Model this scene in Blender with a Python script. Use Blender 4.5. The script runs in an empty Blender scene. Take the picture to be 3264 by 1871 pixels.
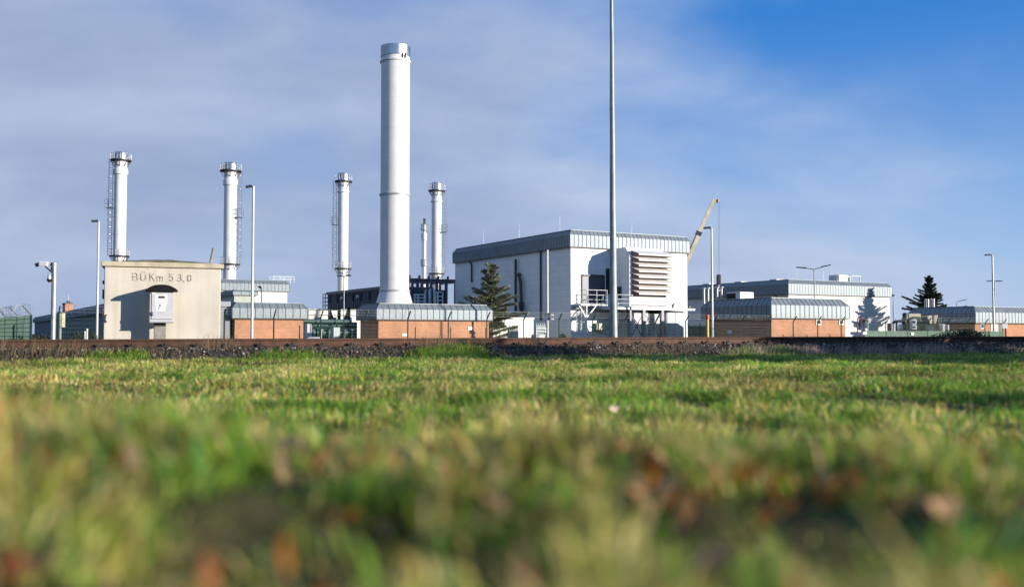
import bpy, math, random
import numpy as np
from mathutils import Vector, Matrix

random.seed(7)
rng = np.random.default_rng(7)
scene = bpy.context.scene
COL = scene.collection
R = math.radians

# ------------------------------------------------------------------ camera
W_PX, H_PX, F_PX = 3264.0, 1871.0, 3100.0      # photograph's own pixels
HORIZON = 1064.0
CAM_Z = 0.5
PITCH = math.atan((HORIZON - H_PX / 2) / F_PX)
cam_d = bpy.data.cameras.new("camera")
cam = bpy.data.objects.new("camera", cam_d)
COL.objects.link(cam)
cam.location = (0, 0, CAM_Z)
cam.rotation_euler = (R(90) + PITCH, 0, 0)
cam_d.sensor_width = 36.0
cam_d.lens = 36.0 * F_PX / W_PX
cam_d.clip_start = 0.05
cam_d.clip_end = 6000
cam_d.dof.use_dof = True
cam_d.dof.focus_distance = 42.0
cam_d.dof.aperture_fstop = 1.15
cam_d.dof.aperture_blades = 0
scene.camera = cam


def ray(px, py):
    a = (px - W_PX / 2) / F_PX
    b = (H_PX / 2 - py) / F_PX
    c, s = math.cos(PITCH), math.sin(PITCH)
    return Vector((a, c - s * b, s + c * b))


def at(px, py, Y):
    """The place at distance Y that the photograph shows at a pixel."""
    d = ray(px, py)
    k = Y / d.y
    return Vector((d.x * k, Y, CAM_Z + d.z * k))


def proj(p):
    c, s = math.cos(PITCH), math.sin(PITCH)
    x, y, z = p[0], p[1], p[2] - CAM_Z
    f = y * c + z * s
    u = -y * s + z * c
    return (W_PX / 2 + F_PX * x / f, H_PX / 2 - F_PX * u / f)


def on_plane(px, py, origin, normal):
    d = ray(px, py)
    o = Vector((0, 0, CAM_Z))
    k = (Vector(origin) - o).dot(normal) / d.dot(normal)
    return o + d * k


# the site's two horizontal directions
SA = R(30)
U = Vector((math.cos(SA), math.sin(SA), 0))
V = Vector((-math.sin(SA), math.cos(SA), 0))
UP = Vector((0, 0, 1))
SITE_Z = -0.7


def along(C, d, px, z):
    """How far to go from C along d to reach the image column px."""
    lo, hi = 0.0, 200.0
    f0 = proj((C.x, C.y, z))[0]
    sgn = 1 if px > f0 else -1
    for _ in range(60):
        m = (lo + hi) / 2
        q = proj((C.x + d.x * m, C.y + d.y * m, z))[0]
        if (q - px) * sgn < 0:
            lo = m
        else:
            hi = m
    return lo


# ------------------------------------------------------------------ objects
ROOT = {}


def tag(o, label=None, cat=None, group=None, kind=None):
    if label: o["label"] = label
    if cat: o["category"] = cat
    if group: o["group"] = group
    if kind: o["kind"] = kind
    return o


def thing(name, label, cat, loc=(0, 0, 0), group=None):
    o = bpy.data.objects.new(name, None)
    o.empty_display_size = 0.2
    COL.objects.link(o)
    o.location = loc
    ROOT[o.name] = Vector(loc)
    return tag(o, label, cat, group)


class MB:
    """Collects shapes in world space (or in a local frame) for one mesh."""

    def __init__(self, o=(0, 0, 0), x=(1, 0, 0), y=(0, 1, 0), z=(0, 0, 1)):
        self.v, self.f, self.sm = [], [], []
        self.o, self.x, self.y, self.z = Vector(o), Vector(x), Vector(y), Vector(z)

    def P(self, p):
        return self.o + self.x * p[0] + self.y * p[1] + self.z * p[2]

    def add(self, verts, faces, smooth=False):
        n = len(self.v)
        self.v += [self.P(p) for p in verts]
        self.f += [[n + i for i in f] for f in faces]
        self.sm += [smooth] * len(faces)
        return self

    def box(self, x0, x1, y0, y1, z0, z1):
        v = [(x0, y0, z0), (x1, y0, z0), (x1, y1, z0), (x0, y1, z0), (x0, y0, z1), (x1, y0, z1), (x1, y1, z1), (x0, y1, z1)]
        return self.add(v, [(3, 2, 1, 0), (4, 5, 6, 7), (0, 1, 5, 4), (1, 2, 6, 5), (2, 3, 7, 6), (3, 0, 4, 7)])

    def bev(self, x0, x1, y0, y1, z0, z1, b=0.02):
        """A box with its four upright edges and its top edges cut off."""
        ring = [(x0 + b, y0), (x1 - b, y0), (x1, y0 + b), (x1, y1 - b), (x1 - b, y1), (x0 + b, y1), (x0, y1 - b), (x0, y0 + b)]
        cx, cy = (x0 + x1) / 2, (y0 + y1) / 2
        kx, ky = 1 - b / max(x1 - cx, 1e-6), 1 - b / max(y1 - cy, 1e-6)
        top = [(cx + (x - cx) * kx, cy + (y - cy) * ky, z1) for x, y in ring]
        v = [(x, y, z0) for x, y in ring] + [(x, y, z1 - b) for x, y in ring] + top
        f = [tuple(range(7, -1, -1)), tuple(range(16, 24))]
        for k in (0, 8):
            f += [(k + i, k + (i + 1) % 8, k + 8 + (i + 1) % 8, k + 8 + i) for i in range(8)]
        return self.add(v, f)

    def tube(self, p0, p1, r0, r1=None, n=10, caps=True, smooth=True):
        r1 = r0 if r1 is None else r1
        a, b = Vector(p0), Vector(p1)
        d = (b - a).normalized()
        s = d.orthogonal().normalized()
        t = d.cross(s)
        v = []
        for c, r in ((a, r0), (b, r1)):
            v += [c + (s * math.cos(2 * math.pi * i / n) + t * math.sin(2 * math.pi * i / n)) * r for i in range(n)]
        self.add(v, [(i, (i + 1) % n, n + (i + 1) % n, n + i) for i in range(n)], smooth)
        if caps:
            self.add(v[:n], [tuple(range(n - 1, -1, -1))])
            self.add(v[n:], [tuple(range(n))])
        return self

    def path(self, pts, r, n=8, smooth=True):
        pts = [Vector(p) for p in pts]
        rs = r if isinstance(r, (list, tuple)) else [r] * len(pts)
        d0 = (pts[1] - pts[0]).normalized()
        s = d0.orthogonal().normalized()
        v = []
        for i, p in enumerate(pts):
            d = (pts[min(i + 1, len(pts) - 1)] - pts[max(i - 1, 0)]).normalized()
            s = (s - d * s.dot(d)).normalized()
            t = d.cross(s)
            v += [p + (s * math.cos(2 * math.pi * k / n) + t * math.sin(2 * math.pi * k / n)) * rs[i] for k in range(n)]
        f = []
        for i in range(len(pts) - 1):
            f += [(i * n + k, i * n + (k + 1) % n, (i + 1) * n + (k + 1) % n, (i + 1) * n + k) for k in range(n)]
        self.add(v, f, smooth)
        self.add(v[:n], [tuple(range(n - 1, -1, -1))])
        self.add(v[-n:], [tuple(range(n))])
        return self

    def lathe(self, prof, c=(0, 0, 0), n=32, smooth=True):
        """prof: (radius, height) pairs, each pair of neighbours its own band."""
        c = Vector(c)
        for (r0, z0), (r1, z1) in zip(prof, prof[1:]):
            v = []
            for r, z in ((r0, z0), (r1, z1)):
                v += [(c.x + r * math.cos(2 * math.pi * i / n), c.y + r * math.sin(2 * math.pi * i / n), c.z + z) for i in range(n)]
            self.add(v, [(i, (i + 1) % n, n + (i + 1) % n, n + i) for i in range(n)], smooth and abs(z1 - z0) > 1e-5)
        return self

    def prism(self, poly, y0, y1):
        """poly: (x, z) outline, carried from y0 to y1."""
        n = len(poly)
        v = [(x, y0, z) for x, z in poly] + [(x, y1, z) for x, z in poly]
        f = [tuple(range(n)), tuple(range(2 * n - 1, n - 1, -1))]
        f += [(i, n + i, n + (i + 1) % n, (i + 1) % n) for i in range(n)]
        return self.add(v, f)

    def beam(self, p0, p1, w, h=None):
        h = w if h is None else h
        a, b = Vector(p0), Vector(p1)
        d = (b - a).normalized()
        up = Vector((0, 0, 1)) if abs(d.z) < 0.95 else Vector((1, 0, 0))
        s = d.cross(up).normalized()
        t = s.cross(d)
        v = []
        for c in (a, b):
            v += [c + s * (i * w / 2) + t * (j * h / 2) for i, j in ((-1, -1), (1, -1), (1, 1), (-1, 1))]
        return self.add(v, [(3, 2, 1, 0), (4, 5, 6, 7), (0, 1, 5, 4), (1, 2, 6, 5), (2, 3, 7, 6), (3, 0, 4, 7)])

    def build(self, name, mat, parent=None, label=None, local=False):
        me = bpy.data.meshes.new(name)
        off = Vector((0, 0, 0))
        if parent is not None and not local:
            q = parent
            while q.parent is not None:
                q = q.parent
            off = ROOT[q.name]
        me.from_pydata([tuple(p - off) for p in self.v], [], self.f)
        me.polygons.foreach_set("use_smooth", self.sm)
        me.materials.append(mat)
        me.update()
        o = bpy.data.objects.new(name, me)
        COL.objects.link(o)
        if parent is not None:
            o.parent = parent
        else:
            ROOT[o.name] = Vector((0, 0, 0))
        if label: o["label"] = label
        return o


def copy_tree(o, parent=None):
    c = o.copy()
    COL.objects.link(c)
    if parent is not None:
        c.parent = parent
    for ch in list(o.children):
        copy_tree(ch, c)
    return c


# ------------------------------------------------------------------ materials
def new_mat(name):
    m = bpy.data.materials.new(name)
    m.use_nodes = True
    nt = m.node_tree
    return m, nt, nt.nodes["Principled BSDF"]


def mat(name, color, rough=0.6, metal=0.0, var=0.12, scale=3.0, bump=0.0, bscale=40.0, streak=0.0, spec=0.5, dark=None):
    """A surface with its own wear: uneven tone, optional rain streaks and a fine bump."""
    m, nt, b = new_mat(name)
    b.inputs["Metallic"].default_value = metal
    b.inputs["Specular IOR Level"].default_value = spec
    g = nt.nodes.new("ShaderNodeNewGeometry")
    n = nt.nodes.new("ShaderNodeTexNoise")
    n.inputs["Scale"].default_value = scale
    n.inputs["Detail"].default_value = 6
    nt.links.new(g.outputs["Position"], n.inputs["Vector"])
    r = nt.nodes.new("ShaderNodeValToRGB")
    c = Vector(color[:3])
    d = c * (1 - var * 2) if dark is None else Vector(dark)
    r.color_ramp.elements[0].position, r.color_ramp.elements[1].position = 0.3, 0.72
    r.color_ramp.elements[0].color = (*d, 1)
    r.color_ramp.elements[1].color = (*[min(1, x * (1 + var * 0.6)) for x in c], 1)
    nt.links.new(n.outputs["Fac"], r.inputs["Fac"])
    out = r.outputs["Color"]
    if streak:
        mp = nt.nodes.new("ShaderNodeMapping")
        mp.inputs["Scale"].default_value = (3.2, 3.2, 0.12)
        nt.links.new(g.outputs["Position"], mp.inputs["Vector"])
        n2 = nt.nodes.new("ShaderNodeTexNoise")
        n2.inputs["Scale"].default_value = 1.6
        n2.inputs["Detail"].default_value = 5
        nt.links.new(mp.outputs["Vector"], n2.inputs["Vector"])
        r2 = nt.nodes.new("ShaderNodeValToRGB")
        r2.color_ramp.elements[0].position, r2.color_ramp.elements[1].position = 0.35, 0.6
        k = 1 - streak
        r2.color_ramp.elements[0].color = (k, k, k * 0.97, 1)
        r2.color_ramp.elements[1].color = (1, 1, 1, 1)
        nt.links.new(n2.outputs["Fac"], r2.inputs["Fac"])
        mx = nt.nodes.new("ShaderNodeMix")
        mx.data_type, mx.blend_type = "RGBA", "MULTIPLY"
        mx.inputs[0].default_value = 1
        nt.links.new(out, mx.inputs[6])
        nt.links.new(r2.outputs["Color"], mx.inputs[7])
        out = mx.outputs[2]
    nt.links.new(out, b.inputs["Base Color"])
    rr = nt.nodes.new("ShaderNodeMapRange")
    rr.inputs[3].default_value, rr.inputs[4].default_value = max(0.03, rough - 0.1), min(1, rough + 0.1)
    nt.links.new(n.outputs["Fac"], rr.inputs[0])
    nt.links.new(rr.outputs[0], b.inputs["Roughness"])
    if bump:
        n3 = nt.nodes.new("ShaderNodeTexNoise")
        n3.inputs["Scale"].default_value = bscale
        n3.inputs["Detail"].default_value = 4
        nt.links.new(g.outputs["Position"], n3.inputs["Vector"])
        bp = nt.nodes.new("ShaderNodeBump")
        bp.inputs["Strength"].default_value = bump
        bp.inputs["Distance"].default_value = 0.02
        nt.links.new(n3.outputs["Fac"], bp.inputs["Height"])
        nt.links.new(bp.outputs["Normal"], b.inputs["Normal"])
    return m


def wall_coords(nt):
    """(metres along the wall, height): U and V are square, so their sum runs along either."""
    g = nt.nodes.new("ShaderNodeNewGeometry")
    dots = []
    for d in (U, V):
        k = nt.nodes.new("ShaderNodeVectorMath")
        k.operation = "DOT_PRODUCT"
        k.inputs[1].default_value = d
        nt.links.new(g.outputs["Position"], k.inputs[0])
        dots.append(k)
    s = nt.nodes.new("ShaderNodeMath")
    nt.links.new(dots[0].outputs["Value"], s.inputs[0])
    nt.links.new(dots[1].outputs["Value"], s.inputs[1])
    sp = nt.nodes.new("ShaderNodeSeparateXYZ")
    nt.links.new(g.outputs["Position"], sp.inputs[0])
    cb = nt.nodes.new("ShaderNodeCombineXYZ")
    nt.links.new(s.outputs[0], cb.inputs[0])
    nt.links.new(sp.outputs["Z"], cb.inputs[1])
    return g, cb.outputs[0]


def brick_mat(name, c1, c2, mortar, bw=0.24, bh=0.077, ms=0.011, rough=0.85, bump=0.5, stain=0.25, offset=0.5):
    m, nt, b = new_mat(name)
    g, vec = wall_coords(nt)
    t = nt.nodes.new("ShaderNodeTexBrick")
    t.offset = offset
    t.inputs["Color1"].default_value = (*c1, 1)
    t.inputs["Color2"].default_value = (*c2, 1)
    t.inputs["Mortar"].default_value = (*mortar, 1)
    t.inputs["Scale"].default_value = 1
    t.inputs["Mortar Size"].default_value = ms
    t.inputs["Mortar Smooth"].default_value = 0.2
    t.inputs["Brick Width"].default_value = bw
    t.inputs["Row Height"].default_value = bh
    nt.links.new(vec, t.inputs["Vector"])
    n = nt.nodes.new("ShaderNodeTexNoise")
    n.inputs["Scale"].default_value = 0.9
    n.inputs["Detail"].default_value = 7
    nt.links.new(g.outputs["Position"], n.inputs["Vector"])
    r = nt.nodes.new("ShaderNodeValToRGB")
    r.color_ramp.elements[0].position, r.color_ramp.elements[1].position = 0.3, 0.65
    r.color_ramp.elements[0].color = (1 - stain, 1 - stain, 1 - stain, 1)
    r.color_ramp.elements[1].color = (1, 1, 1, 1)
    nt.links.new(n.outputs["Fac"], r.inputs["Fac"])
    mx = nt.nodes.new("ShaderNodeMix")
    mx.data_type, mx.blend_type = "RGBA", "MULTIPLY"
    mx.inputs[0].default_value = 1
    nt.links.new(t.outputs["Color"], mx.inputs[6])
    nt.links.new(r.outputs["Color"], mx.inputs[7])
    nt.links.new(mx.outputs[2], b.inputs["Base Color"])
    b.inputs["Roughness"].default_value = rough
    bp = nt.nodes.new("ShaderNodeBump")
    bp.invert = True
    bp.inputs["Strength"].default_value = bump
    bp.inputs["Distance"].default_value = 0.01
    nt.links.new(t.outputs["Fac"], bp.inputs["Height"])
    nt.links.new(bp.outputs["Normal"], b.inputs["Normal"])
    return m


def attr_mat(name, rough=0.6, transl=0.0, spec=0.3):
    """Colour of each blade, leaf or stone from its own mesh attribute."""
    m, nt, b = new_mat(name)
    a = nt.nodes.new("ShaderNodeAttribute")
    a.attribute_name = "tone"
    nt.links.new(a.outputs["Color"], b.inputs["Base Color"])
    b.inputs["Roughness"].default_value = rough
    b.inputs["Specular IOR Level"].default_value = spec
    if transl:
        tr = nt.nodes.new("ShaderNodeBsdfTranslucent")
        nt.links.new(a.outputs["Color"], tr.inputs["Color"])
        mx = nt.nodes.new("ShaderNodeMixShader")
        mx.inputs[0].default_value = transl
        out = nt.nodes["Material Output"]
        nt.links.new(b.outputs[0], mx.inputs[1])
        nt.links.new(tr.outputs[0], mx.inputs[2])
        nt.links.new(mx.outputs[0], out.inputs["Surface"])
    return m


M = {
    "white_panel": brick_mat("white_panel", (.77, .77, .76), (.75, .76, .75), (.60, .62, .63), bw=5.5, bh=0.55, ms=0.018, rough=0.5, bump=0.3, stain=0.12),
    "hall_panel": brick_mat("hall_panel", (.66, .64, .58), (.64, .62, .57), (.5, .5, .46), bw=30, bh=0.8, ms=0.02, rough=0.5, bump=0.2, stain=0.06),
    "brick": brick_mat("brick", (.46, .195, .095), (.57, .27, .14), (.42, .27, .18)),
    "blue_shade_wall": brick_mat("blue_shade_wall", (.085, .125, .15), (.08, .12, .145), (.05, .07, .09), bw=.3, bh=8, ms=.02, rough=.6, stain=.2),  # darker wall colour standing in for the deep shade on the long building
    "zinc": mat("zinc", (.235, .275, .30), 0.60, 0.5, 0.10, 1.6, bump=0.08, bscale=3),
    "zinc_seam": mat("zinc_seam", (.20, .22, .23), 0.6, 0.4, 0.1),
    "zinc_trim": mat("zinc_trim", (.10, .09, .085), 0.6, 0.2, 0.1),
    "roof_felt": mat("roof_felt", (.24, .24, .24), 0.9, 0, 0.2, 0.6),
    "stack_white": brick_mat("stack_white", (.71, .70, .67), (.69, .685, .66), (.59, .585, .57), bw=40, bh=2.6, ms=.022, rough=.45, bump=.1, stain=.10),
    "stack_ring": mat("stack_ring", (.45, .46, .46), 0.5, 0.2, 0.1),
    "bright_steel": mat("bright_steel", (.50, .53, .56), 0.36, 0.95, 0.08, 2.0, streak=0.1),
    "galv": mat("galv", (.46, .48, .49), 0.42, 0.6, 0.12, 4.0, streak=0.12),
    "galv_dull": mat("galv_dull", (.32, .36, .37), 0.55, 0.35, 0.14, 3.0, streak=0.15),
    "pale_pole": mat("pale_pole", (.55, .56, .55), 0.45, 0.2, 0.08, 3.0, streak=0.1),
    "dark_steel": mat("dark_steel", (.055, .06, .07), 0.5, 0.3, 0.15, 3),
    "black_plastic": mat("black_plastic", (.018, .018, .02), 0.35, 0, 0.1, 5),
    "cooler_steel": mat("cooler_steel", (.13, .15, .17), 0.55, 0.3, 0.16, 1.5, streak=0.25),
    "cooler_frame": mat("cooler_frame", (.10, .105, .13), 0.5, 0.2, 0.12, 2),
    "white_paint": mat("white_paint", (.66, .66, .64), 0.45, 0, 0.05, 2, streak=0.06),
    "louvre_white": mat("louvre_white", (.64, .61, .59), 0.5, 0, 0.05, 2, streak=0.1),
    "rail_grey": mat("rail_grey", (.55, .57, .57), 0.5, 0.4, 0.1, 4),
    "shed_grey": mat("shed_grey", (.40, .455, .465), 0.55, 0.1, 0.07, 1, streak=0.12),
    "door_dark": mat("door_dark", (.06, .075, .10), 0.4, 0.2, 0.15, 1),
    "hole_dark": mat("hole_dark", (.02, .02, .022), 0.8, 0, 0.1, 1),
    "column": mat("column", (.19, .18, .22), 0.5, 0.2, 0.12, 2),
    "hut_wall": mat("hut_wall", (.56, .515, .44), 0.85, 0, 0.07, 1.3, bump=0.2, bscale=60, streak=0.13),
    "hut_slab": mat("hut_slab", (.50, .44, .32), 0.9, 0, 0.12, 3, bump=0.3, bscale=40, streak=0.15),
    "moss": mat("moss", (.23, .20, .095), 0.95, 0, 0.25, 5, bump=0.8, bscale=25),
    "cabinet_grey": mat("cabinet_grey", (.47, .48, .50), 0.5, 0, 0.04, 4, bump=0.1, bscale=200),
    "cabinet_line": mat("cabinet_line", (.20, .20, .22), 0.6, 0, 0.05),
    "roof_black": mat("roof_black", (.016, .015, .015), 0.85, 0, 0.2, 8, spec=0.1),
    "plinth": mat("plinth", (.30, .28, .245), 0.9, 0, 0.2, 8, bump=0.4, bscale=50, streak=0.2),
    "paper": mat("paper", (.72, .72, .71), 0.5, 0, 0.03),
    "ink": mat("ink", (.03, .03, .035), 0.6, 0, 0.05),
    "ink_pale": mat("ink_pale", (.42, .36, .40), 0.6, 0, 0.05),
    "fence_green": mat("fence_green", (.028, .095, .06), 0.5, 0, 0.1, 4),
    "fence_dark": mat("fence_dark", (.022, .05, .042), 0.5, 0, 0.1, 4),
    "slat_green": mat("slat_green", (.030, .135, .080), 0.5, 0, 0.16, 3, streak=0.25),
    "wire": mat("wire", (.22, .235, .25), 0.5, 0.5, 0.1, 6),
    "rust": mat("rust", (.125, .062, .038), 0.8, 0.25, 0.22, 6, dark=(.06, .032, .022)),
    "rail_top": mat("rail_top", (.26, .15, .10), 0.4, 0.6, 0.2, 6),
    "concrete": mat("concrete", (.23, .215, .19), 0.9, 0, 0.16, 6, bump=0.4, bscale=50),
    "iron": mat("iron", (.045, .035, .03), 0.7, 0.3, 0.2, 9),
    "crane_yellow": mat("crane_yellow", (.72, .63, .46), 0.45, 0, 0.1, 1, streak=0.1),
    "crane_dark": mat("crane_dark", (.06, .06, .07), 0.5, 0.2, 0.1, 1),
    "marker_yellow": mat("marker_yellow", (.72, .50, .13), 0.5, 0, 0.08, 3),
    "marker_orange": mat("marker_orange", (.66, .10, .03), 0.5, 0, 0.08, 3),
    "beige_tank": mat("beige_tank", (.62, .58, .42), 0.5, 0, 0.08, 2, streak=0.15),
    "teal": mat("teal", (.035, .09, .085), 0.5, 0.1, 0.12, 2),
    "unit_green": mat("unit_green", (.03, .06, .05), 0.5, 0.1, 0.12, 2),
    "red_frame": mat("red_frame", (.30, .05, .05), 0.5, 0, 0.1, 2),
    "window_frame": mat("window_frame", (.62, .62, .60), 0.5, 0, 0.04),
    "grey_door": mat("grey_door", (.22, .22, .25), 0.6, 0, 0.06, 2, streak=0.1),
    "pale_green_wall": mat("pale_green_wall", (.40, .44, .39), 0.6, 0, 0.06, 1.5, streak=0.08),
    "bark": mat("bark", (.075, .055, .04), 0.95, 0, 0.25, 8, bump=0.6, bscale=30),
    "car_white": mat("car_white", (.66, .67, .68), 0.25, 0, 0.02),
    "tyre": mat("tyre", (.02, .02, .02), 0.85, 0, 0.1),
    "flood_dark": mat("flood_dark", (.025, .03, .045), 0.45, 0.1, 0.1),
    "soil": mat("soil", (.055, .045, .03), 0.95, 0, 0.3, 6, bump=0.6, bscale=30),
    "blade": attr_mat("blade", 0.7, 0.5, 0.10),
    "needle": attr_mat("needle", 0.6, 0.15, 0.2),
    "stone": attr_mat("stone", 0.85, 0, 0.25),
}
m, nt, b = new_mat("glass")
b.inputs["Base Color"].default_value = (.03, .05, .06, 1)
b.inputs["Roughness"].default_value = 0.06
M["glass"] = m


def ground_mat():
    """Turf and soil seen between the blades; beyond the track paved yard and thin grass."""
    m, nt, b = new_mat("ground")
    g = nt.nodes.new("ShaderNodeNewGeometry")
    n = nt.nodes.new("ShaderNodeTexNoise")
    n.inputs["Scale"].default_value = 2.2
    n.inputs["Detail"].default_value = 10
    n.inputs["Roughness"].default_value = 0.7
    nt.links.new(g.outputs["Position"], n.inputs["Vector"])
    r = nt.nodes.new("ShaderNodeValToRGB")
    e = r.color_ramp.elements
    e[0].position, e[0].color = 0.3, (.014, .011, .006, 1)
    e[1].position, e[1].color = 0.7, (.12, .105, .04, 1)
    x = e.new(0.5)
    x.color = (.045, .040, .016, 1)
    nt.links.new(n.outputs["Fac"], r.inputs["Fac"])
    nt.links.new(r.outputs["Color"], b.inputs["Base Color"])
    b.inputs["Roughness"].default_value = 0.95
    b.inputs["Specular IOR Level"].default_value = 0.1
    n3 = nt.nodes.new("ShaderNodeTexNoise")
    n3.inputs["Scale"].default_value = 30
    n3.inputs["Detail"].default_value = 6
    nt.links.new(g.outputs["Position"], n3.inputs["Vector"])
    bp = nt.nodes.new("ShaderNodeBump")
    bp.inputs["Strength"].default_value = 0.7
    bp.inputs["Distance"].default_value = 0.03
    nt.links.new(n3.outputs["Fac"], bp.inputs["Height"])
    nt.links.new(bp.outputs["Normal"], b.inputs["Normal"])
    return m


M["ground"] = ground_mat()

# ------------------------------------------------------------------ sun and sky
SUN_EL, SUN_AZ = R(12.0), R(112.0)             # azimuth clockwise from +Y
SUN = Vector((math.sin(SUN_AZ) * math.cos(SUN_EL), math.cos(SUN_AZ) * math.cos(SUN_EL), math.sin(SUN_EL)))
ld = bpy.data.lights.new("sun", "SUN")
ld.energy = 5.0
ld.angle = R(0.5)
ld.color = (1.0, 0.91, 0.79)
lo = bpy.data.objects.new("sun", ld)
COL.objects.link(lo)
lo.rotation_euler = SUN.to_track_quat("Z", "Y").to_euler()
lo.location = (30, -20, 30)

world = bpy.data.worlds.new("World")
scene.world = world
world.use_nodes = True
nt = world.node_tree
bg = nt.nodes["Background"]
sky = nt.nodes.new("ShaderNodeTexSky")
sky.sky_type = "NISHITA"
sky.sun_disc = False
sky.sun_elevation = SUN_EL
sky.sun_rotation = SUN_AZ
sky.air_density = 1.0
sky.dust_density = 0.6
sky.ozone_density = 2.0
SKY_K = 0.1
bg.inputs["Strength"].default_value = SKY_K
tc = nt.nodes.new("ShaderNodeTexCoord")
sp = nt.nodes.new("ShaderNodeSeparateXYZ")
nt.links.new(tc.outputs["Generated"], sp.inputs[0])


def wmath(op, a, b=None, clamp=False):
    n = nt.nodes.new("ShaderNodeMath")
    n.operation = op
    n.use_clamp = clamp
    for i, x in enumerate((a, b)):
        if x is None:
            continue
        if isinstance(x, (int, float)):
            n.inputs[i].default_value = x
        else:
            nt.links.new(x, n.inputs[i])
    return n.outputs[0]


zz = wmath("ADD", wmath("MAXIMUM", sp.outputs["Z"], 0.0), 0.36)
cv = nt.nodes.new("ShaderNodeCombineXYZ")          # a flat cloud deck seen in perspective
nt.links.new(wmath("DIVIDE", sp.outputs["X"], zz), cv.inputs[0])
nt.links.new(wmath("DIVIDE", sp.outputs["Y"], zz), cv.inputs[1])


def wnoise(scale, detail, rough, offset, stretch=(1, 1, 1)):
    mp = nt.nodes.new("ShaderNodeMapping")
    mp.inputs["Location"].default_value = offset
    mp.inputs["Scale"].default_value = stretch
    mp.inputs["Rotation"].default_value = (0, 0, R(-18))
    nt.links.new(cv.outputs[0], mp.inputs["Vector"])
    n = nt.nodes.new("ShaderNodeTexNoise")
    n.inputs["Scale"].default_value = scale
    n.inputs["Detail"].default_value = detail
    n.inputs["Roughness"].default_value = rough
    nt.links.new(mp.outputs["Vector"], n.inputs["Vector"])
    return n.outputs["Fac"]


def ramp(src, p0, p1, c0=(0, 0, 0), c1=(1, 1, 1)):
    r = nt.nodes.new("ShaderNodeValToRGB")
    r.color_ramp.interpolation = "EASE"
    r.color_ramp.elements[0].position, r.color_ramp.elements[1].position = p0, p1
    r.color_ramp.elements[0].color, r.color_ramp.elements[1].color = (*c0, 1), (*c1, 1)
    nt.links.new(src, r.inputs["Fac"])
    return r.outputs["Color"]


n1 = wnoise(0.75, 5, 0.5, (3.1, 1.7, 0), (1.0, 1.25, 1))
n2 = wnoise(0.95, 4, 0.5, (8.2, 4.4, 0), (0.9, 1.2, 1))
n3w = wnoise(2.3, 6, 0.55, (2.2, 7.4, 0), (0.9, 1.25, 1))
# the cloud bank lies to the west (-X) and low; the east, higher up, is clear
lean = wmath("ADD", wmath("MULTIPLY", sp.outputs["X"], -1.05), 0.70)
lean = wmath("SUBTRACT", lean, wmath("MULTIPLY", wmath("MULTIPLY", sp.outputs["Z"], wmath("MAXIMUM", sp.outputs["X"], 0.0)), 2.6))
low_c = ramp(sp.outputs["Z"], 0.05, 0.24, (.22, .22, .22), (0, 0, 0))
cover = wmath("ADD", wmath("ADD", wmath("MULTIPLY", wmath("SUBTRACT", n1, 0.5), 2.4), wmath("MULTIPLY", wmath("SUBTRACT", n3w, 0.5), 0.6)), wmath("ADD", lean, low_c))
mask = ramp(cover, 0.12, 0.95)


def cmix(fac, a, b_, mode="MIX"):
    m_ = nt.nodes.new("ShaderNodeMix")
    m_.data_type, m_.blend_type = "RGBA", mode
    for k_, x in ((0, fac), (6, a), (7, b_)):
        if isinstance(x, (int, float)):
            m_.inputs[k_].default_value = x
        elif isinstance(x, tuple):
            m_.inputs[k_].default_value = (*[c / SKY_K for c in x], 1)
        else:
            nt.links.new(x, m_.inputs[k_])
    return m_.outputs[2]


air = cmix(ramp(sp.outputs["Z"], 0.0, 0.34), (.245, .37, .58), (.008, .14, .455))       # washed out towards the horizon
air = cmix(ramp(sp.outputs["Z"], 0.35, 1.0), air, (.02, .09, .28))
clear = cmix(0.85, sky.outputs["Color"], air)
tone_src = wmath("ADD", wmath("ADD", n2, wmath("MULTIPLY", n3w, .45)), wmath("MULTIPLY", sp.outputs["X"], 0.42))
cloud = cmix(ramp(tone_src, 0.40, 0.90), (.195, .250, .385), (.355, .420, .545))
cloud = cmix(ramp(sp.outputs["Z"], 0.4, 0.9), cloud, (.13, .21, .37))
cloud = cmix(ramp(sp.outputs["Z"], 0.0, 0.16, (.45, .45, .45), (0, 0, 0)), cloud, (.30, .365, .50))
back = ramp(wmath("ADD", wmath("MULTIPLY", sp.outputs["Y"], -1.0), 0.3), 0.0, 0.9)
cloud = cmix(back, cloud, (.165, .275, .48))
west = ramp(wmath("MULTIPLY", sp.outputs["X"], -1.0), 0.52, 0.85)
cloud = cmix(wmath("MULTIPLY", west, ramp(sp.outputs["Z"], 0.0, 0.5, (1, 1, 1), (0, 0, 0))), cloud, (.075, .125, .22))
nt.links.new(cmix(mask, clear, cloud), bg.inputs["Color"])

scene.view_settings.view_transform = "Standard"
scene.view_settings.look = "None"
scene.view_settings.exposure = 0.6
scene.view_settings.gamma = 1.0
scene.view_settings.use_curve_mapping = False
scene.render.engine = "CYCLES"
scene.cycles.max_bounces = 6
scene.cycles.use_denoising = True

# ------------------------------------------------------------------ the lie of the land
_rail = [(-60, 12.5, .375), (-20, 17.6, .378), (-9.9, 19.3, .380), (-6.0, 20.0, .395), (-2.62, 21.2, .400), (0, 22.1, .405), (2.75, 23.2, .412), (7.96, 25.5, .420),
         (14.4, 28.0, .424), (40, 37, .43), (90, 52, .43)]
_rx, _ry, _rz = (np.array(c, float) for c in zip(*_rail))
_sx = np.linspace(-60, 90, 3001)
_sy = np.interp(_sx, _rx, _ry)
_k = np.ones(81) / 81.0
_sy = np.convolve(np.pad(_sy, 40, mode="edge"), _k, "valid")   # ease the joints of the curve
_sy[:60] = np.interp(_sx[:60], _rx, _ry)
_sy[-60:] = np.interp(_sx[-60:], _rx, _ry)
_sz = np.interp(_sx, _rx, _rz)


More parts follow.
